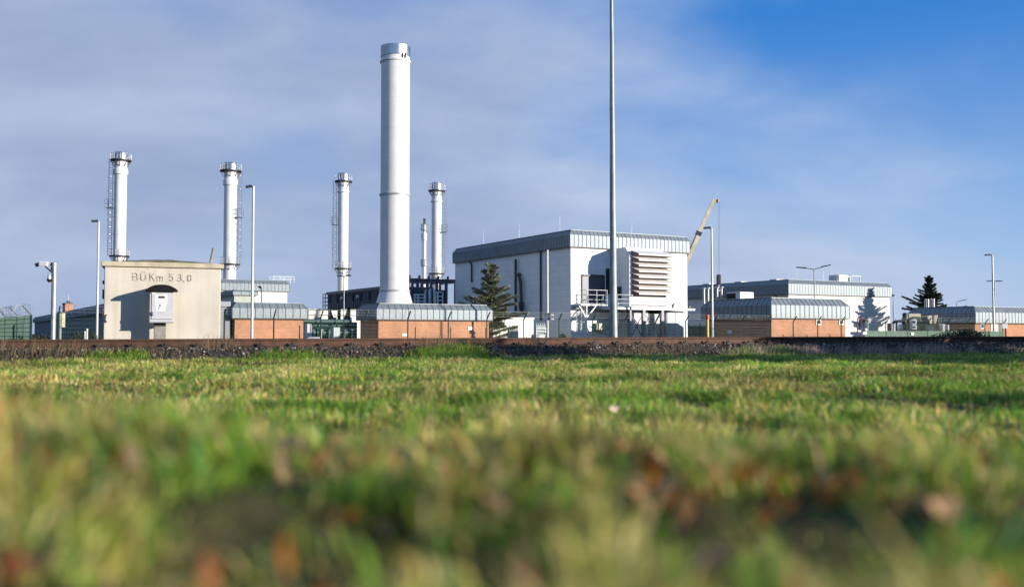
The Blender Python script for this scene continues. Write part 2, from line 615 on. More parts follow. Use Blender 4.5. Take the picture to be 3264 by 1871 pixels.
def rail_y(x): return np.interp(x, _sx, _sy)
def rail_z(x): return np.interp(x, _sx, _sz)
def smooth(a, b, x):
    t = np.clip((x - a) / (b - a), 0, 1)
    return t * t * (3 - 2 * t)


_wx = [(rng.uniform(.4, 3.2), rng.uniform(0, 6.28), rng.uniform(0, 6.28)) for _ in range(14)]


def wob(x, y, f=1.0):
    """Smooth uneven field, about -1..1."""
    s = 0
    for k, a, p in _wx:
        s = s + np.sin(f * k * (x * math.cos(a) + y * math.sin(a)) + p) / math.sqrt(k)
    return s / 5.0


# hollows between the near tussocks
HOLES = [(px_, py_, .25 * F_PX / (py_ - HORIZON), r_) for px_, py_, r_ in ((1090, 1475, .085), (1315, 1500, .055), (1520, 1540, .085), (2250, 1718, .075), (590, 1725, .07), (3150, 1620, .10), (720, 1775, .06), (420, 1480, .05), (1990, 1600, .05), (2700, 1740, .06))]
HOLES = [((px_ - W_PX / 2) / F_PX * Y_, Y_, r_) for px_, py_, Y_, r_ in HOLES]


def hollow(x, y):
    h = np.zeros_like(np.asarray(x, float))
    for hx_, hy_, r_ in HOLES:
        h = np.maximum(h, np.exp(-(((x - hx_) / r_) ** 2 + ((y - hy_) / (r_ * 1.25)) ** 2)))
    return h


def ground_z(x, y):
    x, y = np.asarray(x, float), np.asarray(y, float)
    d = (y - rail_y(x)) * 0.94                  # distance beyond the near rail
    A = 0.265 - 0.06 * np.clip(x, -2.0, 1.6)
    hump = np.where(y < 1.9, A * (0.72 + 0.28 * np.exp(-((y - 1.9) / 0.75) ** 2)), A * np.exp(-((y - 1.9) / 1.05) ** 2))
    hump = hump * smooth(-6, -1, y)
    rough = 0.022 * wob(x, y) * smooth(-1, 4, y) + 0.016 * wob(x + 9, y - 4, 3.0) + (.014 * wob(x - 3, y + 1, 9.0) + .010 * wob(x, y + 5, 17.0)) * (1 - .6 * smooth(3, 7, y))
    z = hump + rough * (1 - smooth(-2.2, -1.2, d)) - .06 * hollow(x, y)
    toe = -0.09 * np.exp(-((d + 2.0) / 0.6) ** 2)
    return z + toe - 0.7 * smooth(3.5, 18, d)


def grid_axis(segs):
    out = []
    for a, b, n in segs:
        out += list(np.linspace(a, b, n, endpoint=False))
    return np.array(out + [segs[-1][1]])


gx = grid_axis([(-4000, -300, 8), (-300, -40, 14), (-40, -14, 26), (-14, -4, 40), (-4, 4, 200), (4, 18, 56), (18, 45, 27), (45, 300, 14), (300, 4000, 8)])
gy = grid_axis([(-60, -4, 12), (-4, 0, 12), (0, 6, 200), (6, 40, 110), (40, 120, 24), (120, 400, 10), (400, 5000, 10)])
GX, GY = np.meshgrid(gx, gy)
GZ = ground_z(GX, GY)
nv = GX.size
me = bpy.data.meshes.new("ground")
ny, nx = GX.shape
idx = np.arange(nv).reshape(ny, nx)
quads = np.stack([idx[:-1, :-1], idx[:-1, 1:], idx[1:, 1:], idx[1:, :-1]], -1).reshape(-1, 4)
me.from_pydata(np.stack([GX, GY, GZ], -1).reshape(-1, 3).tolist(), [], quads.tolist())
me.polygons.foreach_set("use_smooth", [True] * len(me.polygons))
me.materials.append(M["ground"])
o = bpy.data.objects.new("ground", me)
COL.objects.link(o)
tag(o, "uneven grass field falling to the railway and the flat industrial yard beyond", kind="structure")


def soup(name, verts, faces_n, tones, mat_, kind="stuff", label=None, parent=None):
    """verts (n,k,3): n pieces of k points; faces_n: faces of one piece; tones (n,3)."""
    n, k, _ = verts.shape
    me = bpy.data.meshes.new(name)
    lens = [len(f) for f in faces_n]
    flat = np.array([i for f in faces_n for i in f], np.int64)
    loops = (flat[None, :] + (np.arange(n) * k)[:, None]).ravel()
    me.vertices.add(n * k)
    me.vertices.foreach_set("co", verts.reshape(-1).astype(np.float32))
    me.loops.add(len(loops))
    me.loops.foreach_set("vertex_index", loops.astype(np.int32))
    tot = np.tile(np.array(lens, np.int32), n)
    me.polygons.add(len(tot))
    me.polygons.foreach_set("loop_start", np.concatenate([[0], np.cumsum(tot)[:-1]]).astype(np.int32))
    me.polygons.foreach_set("loop_total", tot)
    me.update(calc_edges=True)
    at_ = me.attributes.new("tone", "FLOAT_COLOR", "POINT")
    c = np.ones((n, k, 4), np.float32)
    c[:, :, :3] = tones[:, None, :]
    at_.data.foreach_set("color", c.reshape(-1))
    me.materials.append(mat_)
    o = bpy.data.objects.new(name, me)
    COL.objects.link(o)
    if parent is not None:
        o.parent = parent
    if kind:
        tag(o, label, kind=kind)
    return o


def blades(x, y, z, h, w, bend, ang=None):
    """Grass blades: five points each, a quad and a tip, bent over."""
    n = len(x)
    ang = rng.uniform(0, 2 * math.pi, n) if ang is None else ang
    lean_x, lean_y = np.cos(ang) * bend * h, np.sin(ang) * bend * h
    face = ang + math.pi / 2 + rng.normal(0, 0.5, n)
    wx, wy = np.cos(face) * w / 2, np.sin(face) * w / 2
    v = np.zeros((n, 5, 3))
    base = np.stack([x, y, z - 0.005], -1)
    mid = base + np.stack([lean_x * .35, lean_y * .35, h * .62], -1)
    tip = base + np.stack([lean_x, lean_y, h * np.sqrt(np.clip(1 - (bend * .6) ** 2, .15, 1))], -1)
    s = np.stack([wx, wy, np.zeros(n)], -1)
    v[:, 0], v[:, 1] = base - s, base + s
    v[:, 2], v[:, 3] = mid + s * .85, mid - s * .85
    v[:, 4] = tip
    return v


BLADE_F = [(0, 1, 2, 3), (3, 2, 4)]
GREENS = np.array([(.155, .29, .033), (.21, .36, .040), (.27, .38, .062), (.085, .21, .029), (.30, .41, .045), (.135, .28, .084)])
STRAW = np.array([(.62, .52, .20), (.55, .49, .15), (.70, .55, .27), (.46, .40, .10)])
BROWN = np.array([(.44, .19, .06), (.28, .14, .06), (.55, .25, .08)])


def blade_tones(x, y, dry):
    n = len(x)
    g = GREENS[rng.integers(0, len(GREENS), n)]
    s = STRAW[rng.integers(0, len(STRAW), n)]
    br = BROWN[rng.integers(0, len(BROWN), n)]
    u = rng.random(n)
    t = np.where((u < dry)[:, None], s, g)
    t = np.where((u > 1 - dry * .12)[:, None], br, t)
    patch = 1.04 + 0.18 * wob(x * .8 + 3, y * .8)
    return t * (patch * rng.uniform(.7, 1.3, n))[:, None]


vs, ts = [], []
for (y0, y1, dens, h0, h1, w0, w1, spread) in [(-0.6, .55, 2500, .035, .08, .003, .005, 1.0), (.55, 1.5, 7500, .03, .068, .003, .007, .45),
                                              (1.5, 3.2, 7500, .03, .070, .003, .0065, .35), (3.2, 8, 3600, .03, .08, .004, .008, .5),
                                              (8, 15, 1500, .035, .085, .007, .013, .8), (15, 21.5, 800, .04, .095, .009, .017, 1.2)]:
    hw1 = .58 * y1 + spread
    n = int(2 * hw1 * (y1 - y0) * dens)
    x, y = rng.uniform(-hw1, hw1, n), rng.uniform(y0, y1, n)
    lim = .58 * np.maximum(y, 0) + spread
    d = (y - rail_y(x)) * .94
    # tussocks: fewer blades in the hollows
    fine = 15.0 if y1 < 3.5 else 6.0
    tuss = .9 * wob(x, y, fine) + (.22 if y1 < 3.5 else .6) * wob(x - 5, y + 2, fine * .4)
    keep = (np.abs(x) < lim) & (d < -1.75) & (rng.random(n) < (np.clip(.72 + .75 * tuss, .30, 1) if y1 < 3.5 else np.clip(.72 + .60 * tuss, .25, 1)) * (1 - np.clip(1.8 * hollow(x, y) - .75, 0, 1)))
    x, y, tuss = x[keep], y[keep], tuss[keep]
    n = len(x)
    h = rng.uniform(h0, h1, n) * (np.clip(1 + 1.15 * tuss, .22, 2.1) if y1 < 3.5 else np.clip(1 + .7 * tuss, .3, 2.0))
    w = rng.uniform(w0, w1, n)
    if y1 < 9:                                      # a few taller, broader blades stand above the sward
        tall = rng.random(n) < .13
        h = np.where(tall, h * 1.35, h * .85)
        w = np.where(tall, w * 1.6, w)
    bend = np.clip(rng.normal(.95, .45, n), .05, 1.7)
    ang = 6.3 * wob(x + 2, y - 9, fine * .5) + rng.normal(0, .9, n)
    side_dry = .10 * np.clip(-x / np.maximum(y * .5, .6), -1, 1)
    dry = np.clip((.50 if y1 < 3.5 else .38) + side_dry + .20 * wob(x + 20, y * 1.3 - 7, fine * .3) + .34 * wob(x, y, fine * .9), .03, .92)
    vs.append(blades(x, y, ground_z(x, y), h, w, bend, ang))
    t = blade_tones(x, y, dry)
    t *= np.clip(1.1 + .32 * wob(x - 7, y + 3, fine * .7), .5, 1.6)[:, None]
    ts.append(t)
# dead leaf scraps caught between the blades near by
n = 4200
y = rng.uniform(.5, 4.5, n)
x = rng.uniform(-1, 1, n) * (.58 * y + .4)
lit_ = wob(x * 1.0 + 4, y + 11, 7.0)
k_ = rng.random(n) < np.clip(.25 + .6 * lit_, 0, 1)
x, y = x[k_], y[k_]
n = len(x)
vs.append(blades(x, y, ground_z(x, y) + rng.uniform(0, .035, n), rng.uniform(.02, .055, n), rng.uniform(.010, .026, n), rng.uniform(.6, 1.5, n)))
ts.append(np.array([(.55, .20, .05), (.62, .33, .14), (.32, .12, .045), (.66, .46, .25)])[rng.integers(0, 4, n)] * rng.uniform(.6, 1.2, (n, 1)))
soup("field_grass", np.concatenate(vs), BLADE_F, np.concatenate(ts), M["blade"], label="short tufty winter grass mixed with straw covering the whole field")

# taller grass along the foot of the track bed
vs, ts = [], []
CLUMPS = [(-9.0, .5, .10), (-7.6, .6, .20), (-7.1, .35, .24), (-4.6, .55, .22), (-4.1, .5, .20), (-3.5, .4, .14), (-1.75, .45, .26), (-1.35, .5, .34), (-1.0, .4, .36), (-.75, .35, .28),
          (-2.6, .5, .16), (.2, .4, .08), (.9, .4, .09), (2.0, .5, .12), (3.4, .5, .16), (4.5, .5, .14), (5.6, .6, .20), (6.4, .5, .22), (-5.9, .4, .08), (8, .6, .12), (10, .6, .12), (12, .8, .12)]
for cx, sx, hh in CLUMPS:
    n = int(1500 * sx * 1.6)
    x = rng.normal(cx, sx * .55, n)
    top = -1.2 if hh > .19 else -1.6
    d = rng.uniform(-2.4, top, n)
    y = rail_y(x) + d / .94
    z = ground_z(x, y) + np.clip((d + 1.65) / .75, 0, 1) * .2
    fall = np.exp(-((x - cx) / (sx * .7)) ** 2)
    h = rng.uniform(.4, 1.0, n) * hh * (.35 + .65 * fall)
    bend = np.clip(rng.normal(.6, .3, n), .1, 1.5)
    vs.append(blades(x, y, z, h, rng.uniform(.008, .015, n), bend))
    t = blade_tones(x, y, np.full(n, .10 if hh > .15 else .25))
    ts.append(t * np.array((.92, .92, .85)))
n = 26000                                         # a looser fringe all along
x = rng.uniform(-13, 19, n)
d = np.clip(rng.normal(-2.0, .22, n), -2.8, -1.55)
y = rail_y(x) + d / .94
h = rng.uniform(.03, .13, n) * (1 + .6 * wob(x, d, 2.0))
vs.append(blades(x, y, ground_z(x, y), h, rng.uniform(.008, .014, n), np.clip(rng.normal(.6, .3, n), .1, 1.5)))
ts.append(blade_tones(x, y, np.clip(.3 + .3 * wob(x, d, 1.2), .05, .8)))
soup("bank_grass", np.concatenate(vs), BLADE_F, np.concatenate(ts), M["blade"], label="longer bright green grass tufts along the foot of the railway ballast")

# dead stalks and straw on the bank
vs, ts = [], []
DRY = [(-10.2, .5, .30, 150, -1.4), (-9.3, .5, .30, 190, -1.15), (-8.6, .35, .30, 130, -1.1), (-7.9, .3, .25, 60, -1.3), (-5.85, .2, .45, 70, -.75), (-6.5, .25, .22, 90, -1.4), (-1.75, .22, .46, 150, -1.0), (-1.2, .22, .4, 60, -1.05),
       (.42, .10, .50, 50, -.95), (.58, .08, .42, 26, -.95), (1.35, .10, .35, 18, -1.0), (1.7, .1, .36, 18, -1.0), (-3.0, .4, .2, 70, -1.5), (-4.9, .5, .18, 60, -1.5), (3.0, .3, .26, 140, -1.3), (2.5, .25, .2, 60, -1.3),
       (4.0, .3, .24, 120, -1.2)] + [(5.4 + i * .55 + rng.uniform(-.2, .2), rng.uniform(.12, .25), rng.uniform(.16, .32), 190, -1.5) for i in range(13)] + [(12.8 + i * .8, .25, rng.uniform(.14, .26), 60, -1.35) for i in range(5)]
for cx, sx, hh, n, dd in DRY:
    x = rng.normal(cx, sx, n)
    d = rng.normal(dd, .16, n)
    y = rail_y(x) + d / .94
    z = ground_z(x, y) + np.clip((d + 1.65) / .75, 0, 1) * .2
    h = rng.uniform(.45, 1.0, n) * hh
    ang = rng.normal(.5, 1.0, n)
    vs.append(blades(x, y, z, h, rng.uniform(.004, .009, n), np.clip(rng.normal(.55, .3, n), .05, 1.4), ang))
    base = np.array((.36, .27, .15)) if cx < 5 else np.array((.58, .47, .37))
    ts.append(base * rng.uniform(.5, 1.15, (n, 1)))
soup("dry_grass", np.concatenate(vs), BLADE_F, np.concatenate(ts), M["blade"], label="dry straw coloured stalks standing along the side of the track bed")

# ------------------------------------------------------------------ the railway
xs = np.arange(-16, 24.01, .25)
prof = [(-1.75, -.09), (-1.35, -.01), (-.95, .185), (-.6, .205), (2.1, .205), (2.5, .18), (3.3, -.04)]
v, f = [], []
for x in xs:
    y = float(rail_y(x))
    sl = (float(rail_y(x + .1)) - float(rail_y(x - .1))) / .2
    nn = Vector((-sl, 1, 0)).normalized()
    for d, h in prof:
        p = Vector((x, y, 0)) + nn * d
        zt = float(rail_z(x)) - .4
        v.append((p.x, p.y, h + zt + .012 * float(wob(p.x * 3, p.y * 3, 2))))
k = len(prof)
for i in range(len(xs) - 1):
    f += [(i * k + j, (i + 1) * k + j, (i + 1) * k + j + 1, i * k + j + 1) for j in range(k - 1)]
mb = MB()
mb.add(v, f, True)
tag(mb.build("track_bed", M["soil"]), "raised bed of dark crushed stone carrying the railway line", kind="structure")


def track_point(s_x, off, h):
    y = float(rail_y(s_x))
    sl = (float(rail_y(s_x + .1)) - float(rail_y(s_x - .1))) / .2
    nn = Vector((-sl, 1, 0)).normalized()
    p = Vector((s_x, y, 0)) + nn * off
    p.z = float(rail_z(s_x)) + h
    return p, math.atan(sl)


# ballast stones
ico = []
t_ = (1 + 5 ** .5) / 2
for a, b_ in ((1, t_), (-1, t_), (1, -t_), (-1, -t_)):
    ico += [(0, a, b_), (a, b_, 0), (b_, 0, a)]
ico = np.array(ico) / math.sqrt(1 + t_ * t_)
edge = np.min([np.linalg.norm(ico[0] - q) for q in ico[1:]]) * 1.01
ICO_F = []
for i in range(12):
    for j in range(i + 1, 12):
        for l in range(j + 1, 12):
            if all(np.linalg.norm(ico[p] - ico[q]) < edge for p, q in ((i, j), (j, l), (i, l))):
                nn = np.cross(ico[j] - ico[i], ico[l] - ico[i])
                ICO_F.append((i, j, l) if nn.dot(ico[i]) > 0 else (i, l, j))
n = 17000
sx_ = rng.uniform(-13.5, 21, n)
so = np.where(rng.random(n) < .78, rng.uniform(-1.6, -.05, n), rng.uniform(-.05, 2.2, n))
hs = np.interp(so, [p[0] for p in prof], [p[1] for p in prof])
sl = (rail_y(sx_ + .1) - rail_y(sx_ - .1)) / .2
ln = np.sqrt(1 + sl * sl)
cx_, cy_ = sx_ - sl / ln * so, rail_y(sx_) + so / ln
cz_ = hs + rail_z(sx_) - .4 + rng.uniform(-.012, .022, n)
size = rng.uniform(.016, .038, n)
st = ico[None] * rng.uniform(.62, 1.25, (n, 12, 1)) * size[:, None, None] * np.stack([rng.uniform(.8, 1.4, n), rng.uniform(.7, 1.1, n), rng.uniform(.6, 1.0, n)], -1)[:, None, :]
an = rng.uniform(0, 6.28, n)
ca, sa = np.cos(an)[:, None], np.sin(an)[:, None]
tx, tz = st[:, :, 0] * ca - st[:, :, 2] * sa, st[:, :, 0] * sa + st[:, :, 2] * ca
st[:, :, 0], st[:, :, 2] = tx, tz
st += np.stack([cx_, cy_, cz_], -1)[:, None, :]
tone = np.array((.085, .062, .045)) * (10 ** rng.normal(-.15, .26, n))[:, None]
tone = np.where((rng.random(n) < .05)[:, None], np.array((.34, .30, .26)), tone)
soup("ballast_stones", st, ICO_F, np.clip(tone, .015, .5), M["stone"], label="dark brown crushed stones heaped under and beside the rails")

RAIL_PROF = [(-.065, -.170), (.065, -.170), (.065, -.158), (.012, -.140), (.009, -.045), (.034, -.032), (.036, -.006), (.030, 0), (-.030, 0), (-.036, -.006), (-.034, -.032), (-.009, -.045), (-.012, -.140), (-.065, -.158)]
for off, lab in ((0.0, "rusty steel rail on the near edge of the ballast, facing the field"), (1.5, "rusty steel rail on the far side of the track, nearer the concrete hut")):
    v, f = [], []
    rx = np.arange(-16, 24.01, .3)
    for x in rx:
        p, a = track_point(float(x), off, 0)
        s = Vector((-math.sin(a), math.cos(a), 0))
        v += [p + s * q[0] + UP * q[1] for q in RAIL_PROF]
    k = len(RAIL_PROF)
    for i in range(len(rx) - 1):
        f += [(i * k + j, i * k + (j + 1) % k, (i + 1) * k + (j + 1) % k, (i + 1) * k + j) for j in range(k)]
    mb = MB()
    mb.add(v, f)
    tag(mb.build("rail", M["rust"]), lab, "rail", "rails of the railway track")

# sleepers, each with its fastenings; local frame: x across the track, y along it
sl_root = thing("sleeper", "concrete sleeper bedded in ballast with dark iron rail fastenings", "sleeper", (0, 0, 0), "sleepers under the railway track")
MB().bev(-.5, 2.0, -.13, .13, -.36, -.178, .02).build("concrete_tie", M["concrete"], sl_root, local=True)
for rx_ in (0.0, 1.5):
    for sgn in (-1, 1):
        mb = MB()
        mb.box(rx_ + sgn * .11 - .045, rx_ + sgn * .11 + .045, -.07, .07, -.178, -.150)
        mb.prism([(rx_ + sgn * .05, -.156), (rx_ + sgn * .075, -.118), (rx_ + sgn * .13, -.128), (rx_ + sgn * .14, -.155)][::sgn], -.055, .055)
        mb.tube((rx_ + sgn * .10, 0, -.15), (rx_ + sgn * .10, 0, -.075), .020, n=8)
        mb.tube((rx_ + sgn * .10, 0, -.115), (rx_ + sgn * .10, 0, -.098), .034, n=6)
        mb.tube((rx_ + sgn * .105, .048, -.15), (rx_ + sgn * .105, .048, -.10), .014, n=6)
        mb.build("rail_fastening", M["iron"], sl_root, local=True)
sx0, first = -13.2, True
while sx0 < 20.5:
    o = sl_root if first else copy_tree(sl_root)
    first = False
    p, a = track_point(sx0, 0, 0)
    o.location = p
    o.rotation_euler = (0, 0, a + R(90))
    sx0 += .63 * math.cos(a) + random.uniform(-.015, .015)

# ------------------------------------------------------------------ buildings with zinc edge roofs
def ring_pts(C, a, b, off):
    """Corners of the plan grown by off: near corner, along U, far, along -V side."""
    return [C - U * off - V * off, C + U * (a + off) - V * off, C + U * (a + off) + V * (b + off), C - U * off + V * (b + off)]


def hall(name, label, corner, Yc, top_py, eave_py, right_px, left_px=None, depth=None, wall="white_panel", seam=.45, over=.22,
         chamfer=(.3, .3), group=None, width=None, seam_mat="zinc_seam"):
    """A flat-roofed hall: walls, and a zinc parapet with a sloped shoulder and standing seams. C is the wall's near corner."""
    P = at(corner, top_py, Yc)
    zt = P.z
    ze = at(corner, eave_py, Yc).z
    C0 = Vector((P.x, P.y, 0))                     # parapet's near corner
    zm = (zt + ze) / 2
    a = width if width else along(C0, U, right_px, zm)
    b = depth if depth else along(C0, V, left_px, zm)
    C = C0 + (U + V) * over
    a, b = a - 2 * over, b - 2 * over
    t = thing(name, label, "building", (C.x, C.y, SITE_Z), group)
    fr = dict(o=C, x=U, y=V)
    w = MB(**fr)
    w.box(0, a, 0, b, SITE_Z - .3, ze + .05)
    w.build("wall", M[wall], t)
    h = zt - ze
    ch, ci = chamfer[0] * h, chamfer[1] * h
    prof = [(over - .02, ze - .0), (over, ze), (over, zt - ch), (over - ci, zt)]
    r = MB()
    q = [(C, 0)]
    rings = [[p + UP * z for p in ring_pts(C, a, b, off)] for off, z in prof]
    for r0, r1 in zip(rings[1:], rings[2:]):
        for i in range(4):
            j = (i + 1) % 4
            r.add([r0[i], r0[j], r1[j], r1[i]], [(0, 1, 2, 3)])
    low_in = [p + UP * ze for p in ring_pts(C, a, b, 0.0)]
    for i in range(4):                             # soffit
        j = (i + 1) % 4
        r.add([low_in[i], low_in[j], rings[1][j], rings[1][i]], [(0, 1, 2, 3)])
    n_sheet = len(r.f)
    s = r
    for i in range(4):
        j = (i + 1) % 4
        d = (rings[1][j] - rings[1][i])
        L = d.length
        d.normalize()
        nrm = Vector((d.y, -d.x, 0))
        inn = -nrm
        m_ = max(2, int(round(L / seam)))
        for q in range(m_ + 1):
            x = L * q / m_
            p0 = rings[1][i] + d * x + nrm * .012
            p1 = p0 + UP * (h - ch)
            slide = min(max(x, ci), L - ci) - x if q in (0, m_) else 0
            p2 = p1 + inn * ci + UP * ch + d * slide
            s.beam(p0, p1, .03, .04)
            s.beam(p1, p2, .03, .04)
    pr = r.build("roof_edge", M["zinc"], t)          # seams belong to the sheet: same mesh, second material
    pr.data.materials.append(M[seam_mat])
    pr.data.polygons.foreach_set("material_index", [0 if k < n_sheet else 1 for k in range(len(r.f))])
    tr = MB()
    for i in range(4):
        j = (i + 1) % 4
        e0, e1 = rings[1][i] - UP * .02, rings[1][j] - UP * .02
        tr.beam(e0, e1, .05, .07)
    tr.build("eave_trim", M["zinc_trim"], pr)
    tp = MB()
    for i in range(4):
        j = (i + 1) % 4
        tp.beam(rings[3][i] + UP * .02, rings[3][j] + UP * .02, .12, .06)
    tp.build("coping", M["zinc"], pr)
    rt = MB(**fr)
    rt.box(-(over - ci) - .0, a + over - ci, -(over - ci), b + over - ci, zt - .25, zt - .06)
    rt.build("roof", M["roof_felt"], t)
    return dict(t=t, C=C, a=a, b=b, zt=zt, ze=ze, roof_edge=pr)


def front(H, px, py, p=0.0):
    """(along the front, height) of a picture point on the plane p metres in front of a hall's front wall."""
    q = on_plane(px, py, H["C"] - V * p, V)
    return (q - H["C"]).dot(U), q.z


def side(H, px, py, p=0.0):
    """The same on the side that faces west: (along it, height)."""
    q = on_plane(px, py, H["C"] - U * p, U)
    return (q - H["C"]).dot(V), q.z


# ---- the big white hall with the intake
HW = hall("process_hall", "tall white hall with zinc roof edge and louvred air intake on its front", 1817, 85, 732, 786, 2199, 1443, wall="white_panel", seam=.44, over=.2,
          chamfer=(.28, .2))
t = HW["t"]
fr = dict(o=HW["C"], x=U, y=V)                      # local: x along the front, -y towards the field
sd = dict(o=HW["C"], x=V, y=-U)                     # local on the west side: x away along the wall, +y outwards
S = lambda px, py, p=0.0: side(HW, px, py, p)
F = lambda px, py, p=0.0: front(HW, px, py, p)
for a_, b_, c_ in ((1727, 795, 1022), (1507, 838, 900)):     # rainwater pipes
    x0, z0 = S(a_, b_)
    z1 = S(a_, c_)[1]
    mb = MB(**sd)
    mb.path([(x0 + .5, .10, z0 + .35), (x0 + .45, .12, z0 + .1), (x0, .14, z0 - .25), (x0, .14, z1)], .09, 8)
    mb.build("rainwater_pipe", M["dark_steel"], t)
mb = MB(**sd)                                      # exhaust pipes on the shaded side
x0, z0 = S(1645, 827, .3)
mb.path([(x0, .35, z0), (x0, .35, S(1647, 992)[1])], .13, 10)
mb.build("flue_pipe", M["dark_steel"], t)
mb = MB(**sd)
x1, z1 = S(1648, 877, .3)
x2, z2 = S(1663, 905, .3)
x3, z3 = S(1665, 972, .3)
mb.path([(x1, .4, z1), (x1 - .7, .4, z1 + .05), (x2 + .3, .4, z1 - .15), (x2, .4, z2), (x3, .4, z3)], .16, 10)
mb.path([(x3, .4, z3 + .3), (x3, .4, z3 - .35), (x3 - .1, .4, z3 - .6)], [.24, .24, .12], 10)
mb.build("exhaust_pipe", M["dark_steel"], t)
for k in range(4):                                  # lightning rods
    mb = MB(**fr)
    xx, yy = ((.8, 3.), (8.2, 2.0), (1.2, 11.), (1.0, 18.))[k]
    mb.tube((xx, yy, HW["zt"] - .1), (xx, yy, HW["zt"] + 1.7), .018, .008, 6)
    mb.build("lightning_rod", M["rail_grey"], t)
mb = MB(**fr)
xx = F(1992, 744)[0]
mb.lathe([(.55, 0), (.55, .12), (.3, .3), (0, .34)], (xx, 2.0, HW["zt"] - .06), 16)
mb.build("roof_vent", M["white_paint"], t)

# intake housing: projects 3 m from the wall
PR = 3.0
bx0, bz1 = F(2006, 787, PR)
bx1 = F(2123, 900, PR)[0]
bz0 = F(2010, 978, PR)[1]
lz1 = F(2030, 803, PR)[1]
lz0 = F(2030, 946, PR)[1]
mb = MB(**fr)
mb.prism([(-.02, bz0), (PR, bz0), (PR, bz1 - .75), (PR - .55, bz1), (-.02, bz1)], bx0, bx1)
# the prism runs along x: turn (x,z)->(y,z)
mb.v = [HW["C"] + U * ((p - HW["C"]).dot(V)) - V * ((p - HW["C"]).dot(U)) + UP * p.z for p in mb.v]
hb = mb.build("intake_housing", M["white_panel"], t)
for k in range(8):
    zt_ = lz1 + .12 - k * (lz1 - lz0) / 8
    dz, dx = .31, .66
    x0 = bx0 + 1.05
    mb = MB(**fr)
    top = [(bx0 + .12, -PR - .01), (bx1 + .0, -PR - .01), (bx1 + .0, -.5)]
    low = [(bx0 + .55, -PR - dx), (bx1 + dx, -PR - dx), (bx1 + dx, -.5)]
    v = [(x, y, zt_) for x, y in top] + [(x, y, zt_ - dz) for x, y in low]
    lip = [(x, y, zt_ - dz - .14) for x, y in low]
    inner = [(x, y, zt_ - .06) for x, y in top] + [(x - .03 * (i > 0), y + .03 * (i < 2), zt_ - dz - .02) for i, (x, y) in enumerate(low)]
    lin = [(x - .03 * (i > 0), y + .03 * (i < 2), zt_ - dz - .14) for i, (x, y) in enumerate(low)]
    vv = v + lip + inner + lin                       # 0-5 outer, 6-8 lip, 9-14 inner, 15-17 lip inside
    ff = [(0, 3, 4, 1), (1, 4, 5, 2), (3, 6, 7, 4), (4, 7, 8, 5), (9, 10, 13, 12), (10, 11, 14, 13), (12, 13, 16, 15), (13, 14, 17, 16), (6, 15, 16, 7), (7, 16, 17, 8), (0, 9, 12, 3), (3, 12, 15, 6), (2, 5, 14, 11), (5, 8, 17, 14)]
    mb.add(vv, ff)
    mb.build("louvre_hood", M["louvre_white"], t)
mb = MB(**fr)
mb.box(bx0 + .2, bx1 - .04, -PR - .004, -PR + .02, lz0 + .05, lz1 + .1)
mb.build("louvre_backing", mat("louvre_back", (.33, .235, .21), .8), t)
mb = MB(**fr)                                       # dark side duct door, behind the mast
x, z = .25, F(1985, 925, PR)[1]
q = on_plane(1975, 930, HW["C"] + U * bx0, U)
yy = (q - HW["C"]).dot(V)
mb.bev(bx0 - .12, bx0 - .01, yy - .3, yy + .35, q.z - .55, q.z + .45, .02)
mb.build("side_hatch", M["fence_dark"], t)
# dark goods opening in the shadow
x0, z1 = F(1856, 880)
x1, z0 = F(1921, 968)
mb = MB(**fr)
mb.box(x0, x1, -.05, .02, z0, z1)
od = mb.build("goods_opening", M["door_dark"], t)
mb = MB(**fr)
mb.box(x0 - .12, x0, -.09, .02, z0, z1 + .12)
mb.box(x1, x1 + .18, -.09, .02, z0, z1 + .12)
mb.box(x0, x1, -.16, .02, z1, z1 + .16)
mb.build("frame", M["dark_steel"], od)
x0, z1 = F(1931, 856)
x1, z0 = F(1946, 938)
mb = MB(**fr)
mb.box(x0, x1, -.07, .02, z0, z1)
mb.build("side_door", M["hole_dark"], t)
x0, z1 = F(2012, 990, 2.4)
x1 = F(2066, 990, 2.4)[0]
mb = MB(**fr)
mb.box(x0, x1, -2.4, -.0, SITE_Z, z1)
mb.build("plinth_room", M["white_panel"], t)
# small things on the front at ground level
for (a0, b0, a1, b1, mm) in ((1966, 1032, 1977, 1054, "beige_tank"), (1899, 1030, 1906, 1056, "fence_green")):
    x0, z1 = F(a0, b0, .3)
    x1, z0 = F(a1, b1, .3)
    mb = MB(**fr)
    mb.bev(x0, x1, -.35, 0.02, z0, z1, .03)
    mb.build("wall_box", M[mm], t)
x0, z1 = F(1907, 1031, .3)
x1, z0 = F(1921, 1057, .3)
mb = MB(**fr)
mb.bev(x0, x1, -.4, 0.02, z0, z1, .03)
mb.build("meter_cupboard", M["beige_tank"], t)
mb = MB(**fr)
x0, z0 = F(1876, 1014)
x1, z1 = F(1892, 1019)
mb.bev(x0, x1, -.15, .02, z1, z0, .02)
mb.build("wall_light", M["white_paint"], t)


def railing(mb, pts, z, h=1.1, n_post=None, r=.028):
    for p, q in zip(pts, pts[1:]):
        p, q = Vector((*p, z)), Vector((*q, z))
        L = (q - p).length
        m_ = n_post or max(1, int(L / .9))
        for i in range(m_ + 1):
            c = p + (q - p) * (i / m_)
            mb.tube(c, c + UP * h, r, n=6)
        for f_ in (1.0, .66, .33, .06):
            mb.tube(p + UP * h * f_, q + UP * h * f_, r * (.95 if f_ > .9 else .7), n=6)


